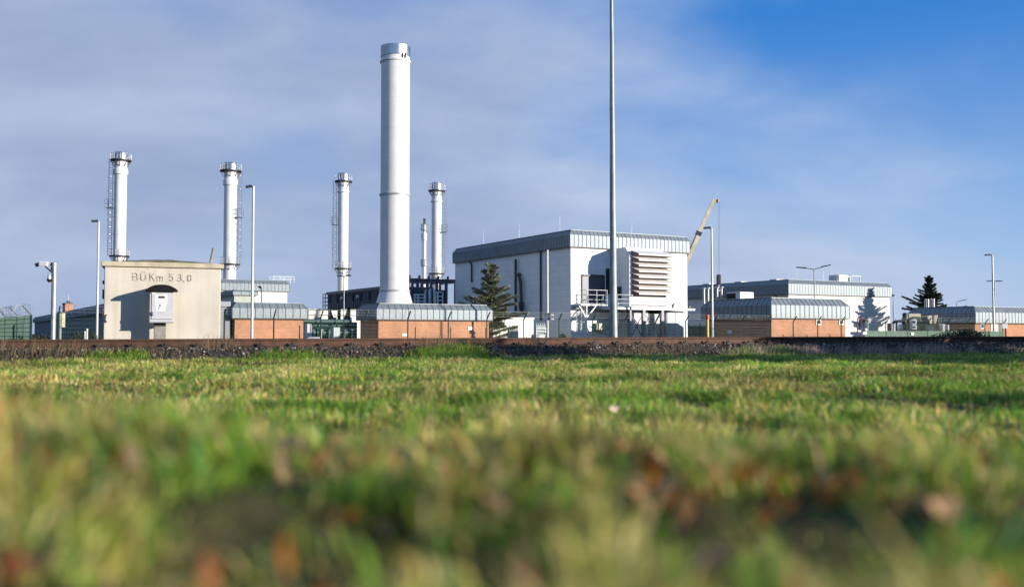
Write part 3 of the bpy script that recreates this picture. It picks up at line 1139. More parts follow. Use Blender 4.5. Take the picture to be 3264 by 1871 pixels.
# ---- steel platform under the intake
pz = F(2000, 982, 2.2)[1]
gx0, gx1 = bx0 - 1.6, F(2182, 982, 2.0)[0]
pt = thing("intake_platform", "grey steel platform on cross braced columns carrying the louvred intake", "platform", tuple(HW["C"] + U * 4 - V * 2 + UP * SITE_Z))
mb = MB(**fr)
mb.box(gx0, gx1, -PR - .45, -.02, pz - .16, pz)
mb.build("deck", M["rail_grey"], pt)
cols = [F(2006, 1030, 3.2)[0], F(2051, 1030, 3.2)[0], F(2110, 1030, 3.2)[0]]
for i, cx in enumerate(cols):
    mb = MB(**fr)
    for dy in (-PR - .2,):
        mb.box(cx - .15, cx + .15, dy - .13, dy - .10, SITE_Z, pz - .16)
        mb.box(cx - .15, cx + .15, dy + .10, dy + .13, SITE_Z, pz - .16)
        mb.box(cx - .02, cx + .02, dy - .10, dy + .10, SITE_Z, pz - .16)
    mb.build("column", M["column"], pt)
    mb = MB(**fr)
    mb.box(cx - .12, cx + .12, -.6, -.4, SITE_Z, pz - .16)
    mb.build("column", M["column"], pt)
for a_, b_ in ((cols[0], cols[1]), (cols[1], cols[2])):
    mb = MB(**fr)
    mb.beam((a_, -PR - .2, SITE_Z + .6), (b_, -PR - .2, pz - .4), .07)
    mb.beam((a_, -PR - .26, pz - .4), (b_, -PR - .26, SITE_Z + .6), .07)
    mb.build("cross_brace", M["dark_steel"], pt)
mb = MB(**fr)
mb.beam((cols[0], -PR - .2, pz - 1.5), (gx0 - 2.6, -PR + .3, SITE_Z + 1.3), .06)
mb.beam((cols[0], -PR - .26, SITE_Z + .2), (gx0 - 2.6, -PR + .24, pz - 1.6), .06)
mb.build("cross_brace", M["dark_steel"], pt)
mb = MB(**fr)
railing(mb, [(gx0, -.2), (gx0, -PR - .4), (bx0 + .02, -PR - .4)], pz)
mb.build("railing", M["rail_grey"], pt)
mb = MB(**fr)
zc = pz + .28
mb.tube((bx0 + .3, -PR - .2, zc), (gx1 - .9, -PR - .2, zc), .05, n=6)
for xx in (bx0 + .3, bx0 + 2.3, bx0 + 4.3, gx1 - 1.9):
    mb.tube((xx, -PR - .2, pz), (xx, -PR - .2, zc), .04, n=6)
mb.build("conduit", M["louvre_white"], pt)
for xx in (gx1 - .5, gx1 - 2.4):
    mb = MB(**fr)
    mb.bev(xx - .08, xx + .08, -PR - .35, -PR - .2, pz, pz + .38, .02)
    mb.tube((xx, -PR - .28, pz + .3), (xx, -PR - .45, pz + .42), .06, n=8)
    mb.build("floodlight", M["dark_steel"], pt)

# ---- access platform to the goods opening
apz = F(1880, 970, 1.4)[1]
ax0, ax1 = F(1850, 970, 1.4)[0], F(1934, 970, 1.4)[0]
ap = thing("access_platform", "small railed steel landing on a single post below the dark goods opening", "platform", tuple(HW["C"] + U * 2.5 - V + UP * SITE_Z))
mb = MB(**fr)
mb.box(ax0, ax1, -1.5, -.06, apz - .12, apz)
mb.build("deck", M["rail_grey"], ap)
mb = MB(**fr)
railing(mb, [(ax0 + .6, -.1), (ax0 + .6, -1.45), (ax1, -1.45)], apz, 1.25)
mb.build("railing", M["rail_grey"], ap)
cx = F(1870, 1000, 1.4)[0]
mb = MB(**fr)
mb.tube((cx, -1.35, SITE_Z), (cx, -1.35, apz - .1), .09, n=8)
mb.build("post", M["rail_grey"], ap)
mb = MB(**fr)
mb.beam((cx, -1.35, apz - 1.2), (cx + 1.0, -1.35, apz - .14), .09)
mb.build("strut", M["rail_grey"], ap)
mb = MB(**fr)
mb.beam((cx, -1.35, apz - 1.2), (cx - .75, -1.35, apz - .14), .09)
mb.build("strut", M["rail_grey"], ap)


def ladder(name, label, base, z0, z1, half, out, cage_from, mat_, parent=None):
    """A rung ladder with cage hoops; half: half-width vector, out: vector away from the climber's back wall."""
    if parent is None:
        t_ = thing(name, label, "ladder", tuple(base + UP * z0))
    else:
        t_ = parent
    mb = MB()
    for s_ in (-1, 1):
        mb.beam(base + half * s_ + UP * z0, base + half * s_ + UP * z1, .06)
    z = z0 + .2
    while z < z1 - .6:
        mb.beam(base - half + UP * z, base + half + UP * z, .035)
        z += .32
    lad = mb.build("ladder" if parent is not None else "rungs", M[mat_], t_)
    mb = MB()
    z = cage_from
    hoop = []
    while z <= z1:
        pts = [base + half * math.cos(a) * 1.35 + out * max(0, math.sin(a)) + UP * z for a in np.linspace(0, math.pi, 7)]
        mb.path(pts, .022, 4, False)
        z += .8
    for a in (.5, 1.2, 1.94, 2.64):
        b0 = base + half * math.cos(a) * 1.35 + out * math.sin(a)
        mb.beam(b0 + UP * cage_from, b0 + UP * (cage_from + .8 * int((z1 - cage_from) / .8)), .03)
    mb.build("safety_cage", M[mat_], lad)
    return t_


x0 = F(1938, 1000, 1.8)[0]
ladder("access_ladder", "caged grey ladder rising beside the thick mast to the white hall's platform", HW["C"] + U * (x0 + .3) - V * 2.2, SITE_Z, F(1938, 944, 2.2)[1], U * .28, -V * .62, SITE_Z + 2.2, "rail_grey")
# ladder at the hall's corner
x0 = F(1844, 1000, .8)[0]
ladder("access_ladder", "caged ladder on the white hall's front nearest the shaded corner", HW["C"] + U * x0 - V * .9, SITE_Z, F(1841, 940, .9)[1], U * .3, -V * .6, SITE_Z + 2.2, "rail_grey")

# ---- grey sheds under the platform
for (a0, b0, a1, lab, dep) in ((2124, 992, 2180, "larger pale grey equipment shed under the steel platform's outer end", 2.7), (2070, 1000, 2108, "narrow pale grey shed between the platform's two outer columns", 2.5)):
    x0, z1 = F(a0, b0, dep)
    x1 = F(a1, b0, dep)[0]
    st_ = thing("equipment_shed", lab, "shed", tuple(HW["C"] + U * (x0 + x1) / 2 - V * dep / 2 + UP * SITE_Z), "grey sheds under the platform")
    z1 = min(z1, pz - .2)
    mb = MB(**fr)
    mb.bev(x0, x1, -dep, -.03, SITE_Z, z1, .03)
    mb.build("body", M["shed_grey"], st_)
    nd = 2 if x1 - x0 > 1.5 else 1
    for k in range(nd):
        d0 = x0 + .1 + k * (x1 - x0 - .2) / nd
        d1 = d0 + (x1 - x0 - .2) / nd - .05
        mb = MB(**fr)
        mb.box(d0, d1, -dep - .03, -dep - .002, SITE_Z + .1, z1 - .12)
        dr = mb.build("door", M["shed_grey"], st_)
        mb = MB(**fr)
        mb.box(d1 - .18, d1 - .12, -dep - .08, -dep - .03, SITE_Z + 1.0, SITE_Z + 1.2)
        mb.build("handle", M["dark_steel"], dr)
        mb = MB(**fr)
        mb.box(d0 + .12, d1 - .12, -dep - .05, -dep - .032, SITE_Z + .25, SITE_Z + .42)
        mb.build("vent_grille", M["dark_steel"], dr)

# ---- second white hall far behind on the east side
H2 = hall("compressor_hall", "long white hall with a small roof cabin, a tree's shadow on its wall", 2513, 150, 890, 937, 2844, depth=40, wall="hall_panel", seam=.62, over=.3, chamfer=(.3, .3))
t = H2["t"]
fr2 = dict(o=H2["C"], x=U, y=V)
x0 = front(H2, 2659, 885, -6)[0]
mb = MB(**fr2)
mb.bev(x0, x0 + 2.2, 5, 7.2, H2["zt"] - .06, H2["zt"] + 1.5, .05)
mb.build("roof_cabin", M["white_paint"], t)
mb = MB(**fr2)
for xx in (x0 + 3.1, x0 + 5.2):
    for yy in (5, 7):
        mb.beam((xx, yy, H2["zt"] - .1), (xx, yy, H2["zt"] + 1.4), .1)
mb.beam((x0 + 3.0, 5, H2["zt"] + 1.4), (x0 + 5.3, 5, H2["zt"] + 1.4), .14)
mb.beam((x0 + 3.0, 7, H2["zt"] + 1.4), (x0 + 5.3, 7, H2["zt"] + 1.4), .14)
mb.tube((x0 + 3.6, 6, H2["zt"] - .1), (x0 + 3.6, 6, H2["zt"] + 1.1), .35, n=12)
mb.build("fan_frame", M["galv_dull"], t)
for px_ in (2540, 2625, 2668, 2711):
    xx = front(H2, px_, 880, -3)[0]
    mb = MB(**fr2)
    mb.tube((xx, 3, H2["zt"] - .1), (xx, 3, H2["zt"] + 2.4), .03, .012, 6)
    mb.build("lightning_rod", M["rail_grey"], t)
for px_, py_ in ((2480, 935), (2342, 935)):
    yy = side(H2, px_, py_)[0]
    mb = MB(o=H2["C"], x=V, y=-U)
    mb.path([(yy + .7, .1, H2["ze"] + .6), (yy + .5, .25, H2["ze"] + .1), (yy, .15, H2["ze"] - .6), (yy, .15, SITE_Z)], .12, 8)
    mb.build("rainwater_pipe", M["dark_steel"], t)
for yy in (4, 12, 20):
    mb = MB(**fr2)
    mb.bev(1.5, 3.2, yy, yy + 1.6, H2["zt"] - .06, H2["zt"] + .3, .05)
    mb.build("skylight", M["white_paint"], t)

# ---- third hall far behind on the west side
H3 = hall("compressor_hall", "white hall with zinc roof edge standing behind the brick building beside the concrete hut", 540, 150, 885, 921, 923, depth=22, wall="white_panel", seam=.62, over=.3, chamfer=(.35, .35))
fr3 = dict(o=H3["C"], x=U, y=V)
mb = MB(**fr3)
x0 = front(H3, 868, 880, -4)[0]
for xx in (x0, x0 + 1.8, x0 + 3.6):
    for yy in (3.5, 5.5):
        mb.beam((xx, yy, H3["zt"] - .1), (xx, yy, H3["zt"] + .95), .045)
for zz_ in (.5, .95):
    mb.beam((x0, 3.5, H3["zt"] + zz_), (x0 + 3.6, 3.5, H3["zt"] + zz_), .045)
    mb.beam((x0, 5.5, H3["zt"] + zz_), (x0 + 3.6, 5.5, H3["zt"] + zz_), .045)
mb.build("roof_railing", M["galv"], H3["t"])
mb = MB(**fr3)
x0 = front(H3, 716, 885, -4)[0]
mb.bev(x0, x0 + 1.4, 4, 5.4, H3["zt"] - .06, H3["zt"] + .55, .05)
mb.build("roof_cabin", M["white_paint"], H3["t"])

# ---- lower plant room in front of it
H4 = hall("plant_room", "low pale green plant room with zinc edge between the brick building and the white hall", 743, 118, 924, 940, 822, depth=16, wall="pale_green_wall", seam=1.0, over=.2, chamfer=(.35, .5))
# ---- brick buildings
BK = dict(wall="brick", over=.25, chamfer=(.36, .33), group="low brick buildings with zinc edge roofs")
HB1 = hall("brick_building", "low orange brick building with wide zinc edge beside the concrete hut", 741, 70, 964, 1013.5, 981, depth=9, seam=.58, **BK)
HB2 = hall("brick_building", "low brick building with zinc edge standing in front of the thick white stack", 1201, 74, 967, 1017.5, 1571, depth=4.3, seam=.54, **BK)
HB3 = hall("brick_building", "low brick building with zinc edge and two small windows, its side deep in shade", 2458, 74, 948.5, 1013, 2708, 2236, seam=.52, **BK)
HB4 = hall("brick_building", "low brick building with zinc edge behind the green slatted yard fence", 3109, 97, 976.5, 1029, 3420, 2892, seam=.55, **BK)
HB5 = hall("brick_building", "long low building wholly in shade behind the camera pole, roof edge dark blue", 420, 77, 951, 985, 640, 105, seam=1.5, **{**BK, "wall": "blue_shade_wall"})

for Hx, rects in ((HB3, ((2600, 1018, 2617, 1036), (2673, 1018, 2688, 1036))), (HB4, ((3124, 1031, 3136, 1048),))):
    frx = dict(o=Hx["C"], x=U, y=V)
    for (a0, b0, a1, b1) in rects:
        x0, z1 = front(Hx, a0, b0)
        x1, z0 = front(Hx, a1, b1)
        mb = MB(**frx)
        for q in ((x0, x0 + .09, z0, z1), (x1 - .09, x1, z0, z1), (x0 + .09, x1 - .09, z0, z0 + .09), (x0 + .09, x1 - .09, z1 - .09, z1)):
            mb.box(q[0], q[1], -.05, .02, q[2], q[3])
        w_ = mb.build("window", M["window_frame"], Hx["t"])
        mb = MB(**frx)
        mb.box(x0 + .09, x1 - .09, -.02, .02, z0 + .09, z1 - .09)
        mb.build("pane", M["glass"], w_)


def wall_sign(H, a0, b0, a1, b1, sd_=False, lines=2):
    fn = side if sd_ else front
    x0, z1 = fn(H, a0, b0)
    x1, z0 = fn(H, a1, b1)
    x0, x1 = min(x0, x1), max(x0, x1)
    mb = MB(o=H["C"], x=V, y=U) if sd_ else MB(o=H["C"], x=U, y=V)
    mb.box(x0, x1, -.03, .0, z0, z1)
    s_ = mb.build("sign", M["paper"], H["t"])
    return s_


wall_sign(HB2, 1492, 1042, 1506, 1052)
wall_sign(HB2, 1282, 1063, 1296, 1071)
wall_sign(HB3, 2320, 1053, 2333, 1063, True)
# grey wing of the first brick building
frb = dict(o=HB1["C"], x=U, y=V)
z1 = front(HB1, 741, 977)[1]
zm_ = front(HB1, 741, 961)[1]
mb = MB(**frb)
mb.box(-2.3, -.26, .35, 5, SITE_Z, z1)
wg = mb.build("side_wing", M["grey_door"], HB1["t"])
mb = MB(**frb)
mb.box(-2.4, -.26, .2, 5, z1 + .002, zm_)
mb.build("zinc_cap", M["zinc"], wg)
mb = MB(**frb)
mb.box(-1.9, -.5, .31, .348, SITE_Z + .05, z1 - .15)
mb.build("door", M["grey_door"], wg)
# roof equipment of the shaded brick building
frc = dict(o=HB3["C"], x=U, y=V)
q = at(2348, 953, HB3["C"].y + 4)
lx, ly = (q - HB3["C"]).dot(U), (q - HB3["C"]).dot(V)
ly = 4.5
q = on_plane(2349, 945, HB3["C"] + U * 1.2, U)
ly = (q - HB3["C"]).dot(V)
mb = MB(**frc)
mb.bev(.5, 2.0, ly - 1.1, ly + .5, HB3["zt"] - .06, HB3["zt"] + .62, .04)
ac = mb.build("roof_unit", M["white_paint"], HB3["t"])
mb = MB(**frc)
mb.box(.485, .498, ly - .6, ly + .45, HB3["zt"] + .08, HB3["zt"] + .52)
mb.build("fan_grille", M["hole_dark"], ac)
for px_ in (2244, 2257, 2286, 2300):
    q = on_plane(px_, 960, HB3["C"] + U * .6, U)
    yy = (q - HB3["C"]).dot(V)
    mb = MB(**frc)
    mb.tube((.6, yy, HB3["zt"] - .3), (.6, yy, HB3["zt"] + 1.05), .09, n=8)
    mb.lathe([(.2, -.02), (.2, .03), (.05, .10)], (.6, yy, HB3["zt"] + 1.05), 10)
    mb.build("vent_pipe", M["galv"], HB3["t"])
# exhausts on the far brick building
frd = dict(o=HB4["C"], x=U, y=V)
for px_ in (2950, 2958, 2968, 2976):
    q = on_plane(px_, 985, HB4["C"] + U * .9, U)
    yy = (q - HB4["C"]).dot(V)
    mb = MB(**frd)
    mb.tube((.9, yy, HB4["zt"] - .3), (.9, yy, HB4["zt"] + .95), .12, n=8)
    mb.build("vent_pipe", M["galv"], HB4["t"])
x0, z1 = front(HB4, 3157, 1032)
x1, z0 = front(HB4, 3180, 1032)
mb = MB(**frd)
mb.box(x0, x1, -.05, 0, SITE_Z, z1)
dr = mb.build("door", M["window_frame"], HB4["t"])
mb = MB(**frd)
mb.box(x1, x1 + .5, -.06, 0, SITE_Z, z1 + .1)
mb.build("door_jamb", M["zinc_trim"], HB4["t"])

# small orange block over the long shaded roof
q0 = at(208, 968, 125)
tw = thing("brick_tower", "small orange brick tower block peeping over the long dark roof", "building", (q0.x, q0.y, SITE_Z))
qa = along(Vector((q0.x, q0.y, 0)), U, 232, q0.z)
mb = MB(o=(q0.x, q0.y, 0), x=U, y=V)
mb.box(0, qa, 0, 3.4, SITE_Z, q0.z)
mb.build("wall", M["brick"], tw)
mb = MB(o=(q0.x, q0.y, 0), x=U, y=V)
mb.box(-.08, qa + .08, -.08, 3.48, q0.z, q0.z + .12)
mb.build("roof", M["zinc_trim"], tw)
for xx in (.35, qa - .4):
    mb = MB(o=(q0.x, q0.y, 0), x=U, y=V)
    mb.tube((xx, .5, q0.z + .12), (xx, .5, q0.z + .38), .16, n=8)
    mb.build("roof_vent", M["dark_steel"], tw)
mb = MB(o=(q0.x, q0.y, 0), x=U, y=V)
mb.tube((qa / 2, 1, q0.z), (qa / 2, 1, q0.z + 1.2), .03, n=6)
mb.build("lightning_rod", M["rail_grey"], tw)

# ---- long pale low building between the brick buildings, far off
q0 = at(984, 988, 150)
lw = thing("office_block", "long low pale building far off in the gap between two brick buildings", "building", (q0.x, q0.y, SITE_Z))
mb = MB(o=(q0.x, q0.y, 0), x=U, y=V)
mb.box(0, 16, 0, 9, SITE_Z, q0.z)
mb.build("wall", M["hall_panel"], lw)
mb = MB(o=(q0.x, q0.y, 0), x=U, y=V)
mb.box(-.2, 16.2, -.2, 9.2, q0.z, q0.z + .2)
mb.build("roof", M["zinc"], lw)
zb = at(984, 1003, 150).z
mb = MB(o=(q0.x, q0.y, 0), x=U, y=V)
mb.box(-.02, 16.02, -.06, -.005, zb - .12, zb)
mb.build("cornice", M["dark_steel"], lw)
for k in range(6):
    mb = MB(o=(q0.x, q0.y, 0), x=U, y=V)
    mb.box(1.0 + k * 2.5, 2.0 + k * 2.5, -.05, -.004, zb - 1.1, zb - .35)
    mb.build("window", M["glass"], lw)

# ------------------------------------------------------------------ stacks
def stack_profile(r, z0, z1):
    return [(r, z0), (r, z1)]


def slim_stack(px, Y, label, ladder_side, bulge=True, base_px=1075):
    """White stack: shaft, steel head with railed gallery, a lower gallery and a caged ladder."""
    ptop = at(px[0], px[1], Y)
    s = Y / F_PX
    t = thing("exhaust_stack", label, "stack", (ptop.x, ptop.y, SITE_Z), "slim white exhaust stacks in a row")
    c = Vector((ptop.x, ptop.y, 0))
    r = px[2] / 2 * s
    zt = ptop.z
    zg = zt - 26 * s                               # upper gallery
    zb = zt - 62 * s                               # collar
    zl = px[3] and at(px[0], px[3], Y).z
    mb = MB(o=c)
    mb.lathe([(r, SITE_Z), (r, zb - 10 * s), (r * 1.18, zb - 10 * s), (r * 1.18, zb + 4 * s), (r, zb + 12 * s)] if bulge else [(r, SITE_Z), (r, zb)], n=28)
    mb.build("shaft", M["stack_white"], t)
    mb = MB(o=c)
    z0 = zb + (12 * s if bulge else 0)
    if not bulge:
        mb.lathe([(r * 1.02, z0), (r * 1.2, z0), (r * 1.2, z0 + 3 * s), (r, z0 + 3 * s), (r, zg)], n=28)
    else:
        mb.lathe([(r, z0), (r, zg)], n=28)
    mb.build("collar", M["stack_white"], t)
    mb = MB(o=c)
    mb.lathe([(r * 1.06, zg), (r * 1.06, zt - 6 * s), (r * .95, zt), (r * .8, zt), (r * .8, zg)], n=28)
    mb.build("steel_head", M["bright_steel"], t)

    def gallery(z, rr, h):
        mb = MB(o=c)
        mb.lathe([(r, z - .10), (rr, z - .10), (rr, z + .06), (r, z + .06)], n=24)
        for k in range(8):
            a = k * math.pi / 4 + .2
            d = Vector((math.cos(a), math.sin(a), 0))
            mb.beam(d * r + UP * (z - 1.0), d * (rr - .1) + UP * (z - .1), .09)
        g = mb.build("gallery", M["dark_steel"], t)
        mb = MB(o=c)
        for k in range(20):
            a = k * math.pi / 10
            d = Vector((math.cos(a), math.sin(a), 0)) * (rr - .04)
            mb.tube(d + UP * z, d + UP * (z + h), .022, n=5)
        for f_ in (.5, 1):
            pts = [Vector((math.cos(a), math.sin(a), 0)) * (rr - .04) + UP * (z + h * f_) for a in np.linspace(0, 2 * math.pi, 25)]
            mb.path(pts, .024, 5)
        mb.build("railing", M["galv"], g)

    gallery(zg, r * 1.72, 20 * s)
    if zl:
        gallery(zl, r * 1.65, 20 * s)
    # ladder: upper half plain, lower half caged, on the given side
    ls = ladder_side
    half = Vector((0, 1, 0)) * .28 if abs(ls) < .5 else Vector((.5, .86, 0)) * .30
    b_ = c + Vector((ls * (r + .55), -.1, 0))
    h_ = Vector((1, 0, 0)) * .30
    zmid = zg - (zg - (zl or SITE_Z)) * .50
    mb = MB()
    lo_ = zl or SITE_Z
    for s_ in (-1, 1):
        mb.beam(b_ + h_ * s_ + UP * lo_, b_ + h_ * s_ + UP * (zg + .3), .06)
    z = lo_ + .3
    while z < zg:
        mb.beam(b_ - h_ + UP * z, b_ + h_ + UP * z, .05)
        z += .4 if z < zmid else .4
    z = lo_ + .8
    while z < zg - .5:
        mb.beam(b_ - Vector((ls * .2, 0, 0)) + UP * z, c + Vector((ls * r * .98, -.1, 0)) + UP * z, .05)
        z += 2.6
    la = mb.build("ladder", M["galv_dull"], t)
    mb = MB()
    z = lo_ + 2.2
    while z < zg:
        pts = [b_ + h_ * math.cos(a) * 1.3 + Vector((0, -.62, 0)) * max(0, math.sin(a)) + UP * z for a in np.linspace(0, math.pi, 6)]
        mb.path(pts, .022, 4, False)
        z += 1.1 if z < zmid else 2.2
    for a in (.6, 1.57, 2.54):
        p_ = b_ + h_ * math.cos(a) * 1.3 + Vector((0, -.62, 0)) * math.sin(a)
        mb.beam(p_ + UP * (lo_ + 2.2), p_ + UP * (zmid if ls else zg), .025)
    mb.build("safety_cage", M["galv"], la)
    mb = MB()                                       # resting place half way
    mb.box(0, 0, 0, 0, 0, 0)
    mb = MB(o=b_ + UP * zmid)
    mb.box(-.5, .5, -.8, .3, -.06, .04)
    for xx, yy in ((-.5, -.8), (.5, -.8), (-.5, .3), (.5, .3)):
        mb.beam((xx, yy, 0), (xx, yy, 1.3), .07)
    for f_ in (.65, 1.3):
        mb.beam((-.5, -.8, f_), (.5, -.8, f_), .06)
        mb.beam((-.5, -.8, f_), (-.5, .3, f_), .06)
        mb.beam((.5, -.8, f_), (.5, .3, f_), .06)
    mb.build("rest_platform", M["galv_dull"], la)
    return t


slim_stack((386, 486, 38, 816), 148, "slim white stack rising directly behind the concrete hut's roof, ladder on its shaded side", -1)
slim_stack((736, 520, 40, 842), 157, "slim white stack between the concrete hut and a lamp post, ladder on its sunlit side", 1)
slim_stack((1095, 553, 33, 856), 167, "slim white stack rising behind the dark cooler structure", -1, False)
slim_stack((1392, 583, 32, 872), 179, "slim white stack between the thick stack and the big white hall, farthest of its row", 1, False)

# ---- the thick stack
Yb = 84.0
pt_ = at(1261, 152, Yb)
c = Vector((pt_.x, pt_.y, 0))
s = Yb / F_PX
r = 46 * s
t = thing("exhaust_stack", "thick tall white stack with flared foot and bright steel cap, far wider than the others", "stack", (c.x, c.y, SITE_Z))
zz_ = lambda py: at(1261, py, Yb).z
zcap = zz_(182)
mb = MB(o=c)
zf, zr = zz_(968), zz_(925)
mb.lathe([(r * 1.5, SITE_Z), (r * 1.26, zf), (r * 1.0, zr), (r, zz_(622)), (r, zcap)], n=64)
mb.build("shaft", M["stack_white"], t)
for py in (199, 622, 927):
    z = zz_(py)
    mb = MB(o=c)
    mb.lathe([(r - .01, z - .09), (r + .10, z - .09), (r + .10, z + .05), (r - .01, z + .09)], n=64)
    mb.build("flange_ring", M["stack_white" if py == 199 else "stack_ring"], t)
mb = MB(o=c)
mb.lathe([(r + .02, zcap - .08), (r + .05, zcap - .08), (r + .05, pt_.z), (r - .12, pt_.z), (r - .12, zcap)], n=64)
cp = mb.build("steel_cap", M["bright_steel"], t)
for a in (-.95, -.75):
    mb = MB(o=c)
    d = Vector((math.cos(a), math.sin(a), 0))
    mb.beam(d * (r + .02) + UP * (zcap - .45), d * (r + .1) + UP * (zcap + .1), .10)
    mb.build("lifting_lug", M["dark_steel"], cp)

# ---- slender vent stack
Yv = 170.0
pv = at(1353, 697, Yv)
s = Yv / F_PX
t = thing("vent_stack", "thin pipe like vent stack with two small galleries between two white stacks", "stack", (pv.x, pv.y, SITE_Z))
c = Vector((pv.x, pv.y, 0))
zz_ = lambda py: at(1353, py, Yv).z
r = 6 * s
mb = MB(o=c)
mb.lathe([(r, SITE_Z), (r, zz_(768)), (r * 1.35, zz_(764)), (r * 1.35, zz_(745)), (r * .8, zz_(742)), (r * .8, zz_(715))], n=14)
mb.build("shaft", M["stack_white"], t)
mb = MB(o=c)
mb.lathe([(r * .6, zz_(715)), (r * .75, zz_(712)), (r * .55, zz_(706)), (r * .75, zz_(700)), (r * .6, pv.z), (0, pv.z)], n=12)
mb.build("flame_arrester", M["dark_steel"], t)
for py in (734, 847):
    z = zz_(py)
    mb = MB(o=c)
    mb.lathe([(r * .7, z - .08), (r * 1.9, z - .08), (r * 1.9, z + .06), (r * .7, z + .06)], n=14)
    for k in range(8):
        d = Vector((math.cos(k * .785), math.sin(k * .785), 0)) * r * 1.85
        mb.tube(d + UP * z, d + UP * (z + 1.0), .04, n=5)
    mb.path([Vector((math.cos(a), math.sin(a), 0)) * r * 1.85 + UP * (z + 1.0) for a in np.linspace(0, 6.2832, 17)], .04, 5)
    mb.build("gallery", M["galv_dull"], t)
mb = MB(o=c)
for xx in (-r * 1.5, -r * 1.5 + .45):
    mb.beam((xx, -.2, SITE_Z), (xx, -.2, zz_(740)), .06)
z = 2.0
while z < zz_(745):
    mb.beam((-r * 1.5, -.2, z), (-r * 1.5 + .45, -.2, z), .05)
    z += .5
mb.build("ladder", M["galv_dull"], t)

# ------------------------------------------------------------------ dark coolers beside the thick stack
Yc = 101.0
q0 = at(1224, 912, Yc)
zlow = at(1224, 973, Yc).z
Lc = along(Vector((q0.x, q0.y, 0)), V, 1044, q0.z)
t = thing("air_cooler", "long dark ribbed cooler casing raised on black legs beside the thick stack", "cooler", (q0.x, q0.y, SITE_Z))
frc = dict(o=Vector((q0.x, q0.y, 0)), x=V, y=-U)    # x away along the casing, +y outwards to the west
mb = MB(**frc)
mb.box(0, Lc, -5.5, 0, zlow, q0.z - .3)
cs = mb.build("casing", M["cooler_steel"], t)
mb = MB(**frc)
for k in range(int(Lc / .55) + 1):
    x = k * .55
    mb.box(x - .04, x + .04, 0, .07, zlow, q0.z - .3)
mb.build("rib", M["cooler_steel"], cs)
mb = MB(**frc)
mb.box(-.1, Lc + .1, -5.6, .14, q0.z - .3, q0.z)
mb.build("top_rail", M["cooler_frame"], t)
mb = MB(**frc)
mb.box(-.08, .0, -5.5, .1, zlow - .2, q0.z - .3)
mb.build("end_panel", M["door_dark"], t)
for k in range(7):
    x = 1.4 + k * (Lc - 2.6) / 6
    mb = MB(**frc)
    mb.box(x - .22, x + .22, .04, .12, q0.z - 1.35, q0.z - .45)
    mb.build("slot_window", M["hole_dark"], cs)
for k in (2, 4):
    x = 1.4 + k * (Lc - 2.6) / 6 + .7
    mb = MB(**frc)
    mb.lathe([(.16, 0), (.16, .1), (0, .1)], (0, 0, 0), 12)
    lamp = MB(o=frc["o"] + V * x - U * .1 + UP * (q0.z - .9), x=V, y=UP, z=-U)
    lamp.lathe([(.2, 0), (.2, .2), (.1, .26), (0, .26)], (0, 0, 0), 12)
    lamp.build("bulkhead_lamp", M["white_paint"], t)
for x in (.3, Lc * .33, Lc * .62, Lc * .8, Lc - .2):
    mb = MB(**frc)
    mb.box(x - .16, x + .16, -.35, -.05, SITE_Z, zlow)
    mb.build("leg", M["hole_dark"], t)
    mb = MB(**frc)
    mb.box(x - .16, x + .16, -5.4, -5.1, SITE_Z, zlow)
    mb.build("leg", M["hole_dark"], t)
mb = MB(**frc)
mb.beam((Lc - .2, -.2, zlow), (Lc * .8, -.2, SITE_Z + .5), .2)
mb.beam((Lc * .62, -.2, zlow), (Lc * .8, -.2, SITE_Z + .5), .2)
mb.build("brace", M["hole_dark"], t)
mb = MB(**frc)                                       # small landing at the far end
mb.box(Lc + .1, Lc + 1.6, -1.6, 0, zlow - .1, zlow)
for f_ in (.45, .9, 1.35, 1.8):
    mb.beam((Lc + 1.6, 0, zlow + f_), (Lc + .1, 0, zlow + f_), .07)
    mb.beam((Lc + 1.6, 0, zlow + f_), (Lc + 1.6, -1.6, zlow + f_), .07)
for xx, yy in ((Lc + 1.6, 0), (Lc + .8, 0), (Lc + 1.6, -1.6)):
    mb.beam((xx, yy, zlow), (xx, yy, zlow + 1.9), .09)
mb.build("landing", M["cooler_frame"], t)

Yf = 104.0
q0 = at(1300, 886, Yf)
o0 = Vector((q0.x, q0.y, 0))
Lf = along(o0, U, 1452, q0.z)
t = thing("cooler_frame", "row of open black steel bays between the thick stack and the white hall", "cooler", (q0.x, q0.y, SITE_Z))
frf = dict(o=o0, x=U, y=V)
zs = at(1300, 921, Yf).z
nb = 5
for k in range(nb + 1):
    x = k * Lf / nb
    mb = MB(**frf)
    mb.box(x - .13, x + .13, -.13, .13, SITE_Z, q0.z)
    mb.build("column", M["cooler_frame"], t)
    mb = MB(**frf)
    mb.box(x - .11, x + .11, .13, 4.0, q0.z - .42, q0.z - .05)
    mb.box(x - .11, x + .11, 3.8, 4.05, SITE_Z, q0.z - .42)
    mb.build("bay_frame", M["cooler_frame"], t)
    if k < nb:
        mb = MB(**frf)
        mb.tube((x + .25, .1, q0.z), (x + .25, .1, q0.z + .32), .13, n=8)
        mb.build("fan_motor", M["cooler_frame"], t)
mb = MB(**frf)
mb.box(-.1, Lf + .1, -.1, .1, q0.z - .3, q0.z - .02)
mb.build("top_beam", M["cooler_frame"], t)
mb = MB(**frf)
mb.box(-.1, Lf, 2.0, 3.7, SITE_Z, zs - .02)
mb.build("cooler_block", M["hole_dark"], t)
mb = MB(**frf)
mb.box(-.1, Lf, 1.95, 3.7, zs - .015, zs + .10)
mb.build("sill", M["white_paint"], t)

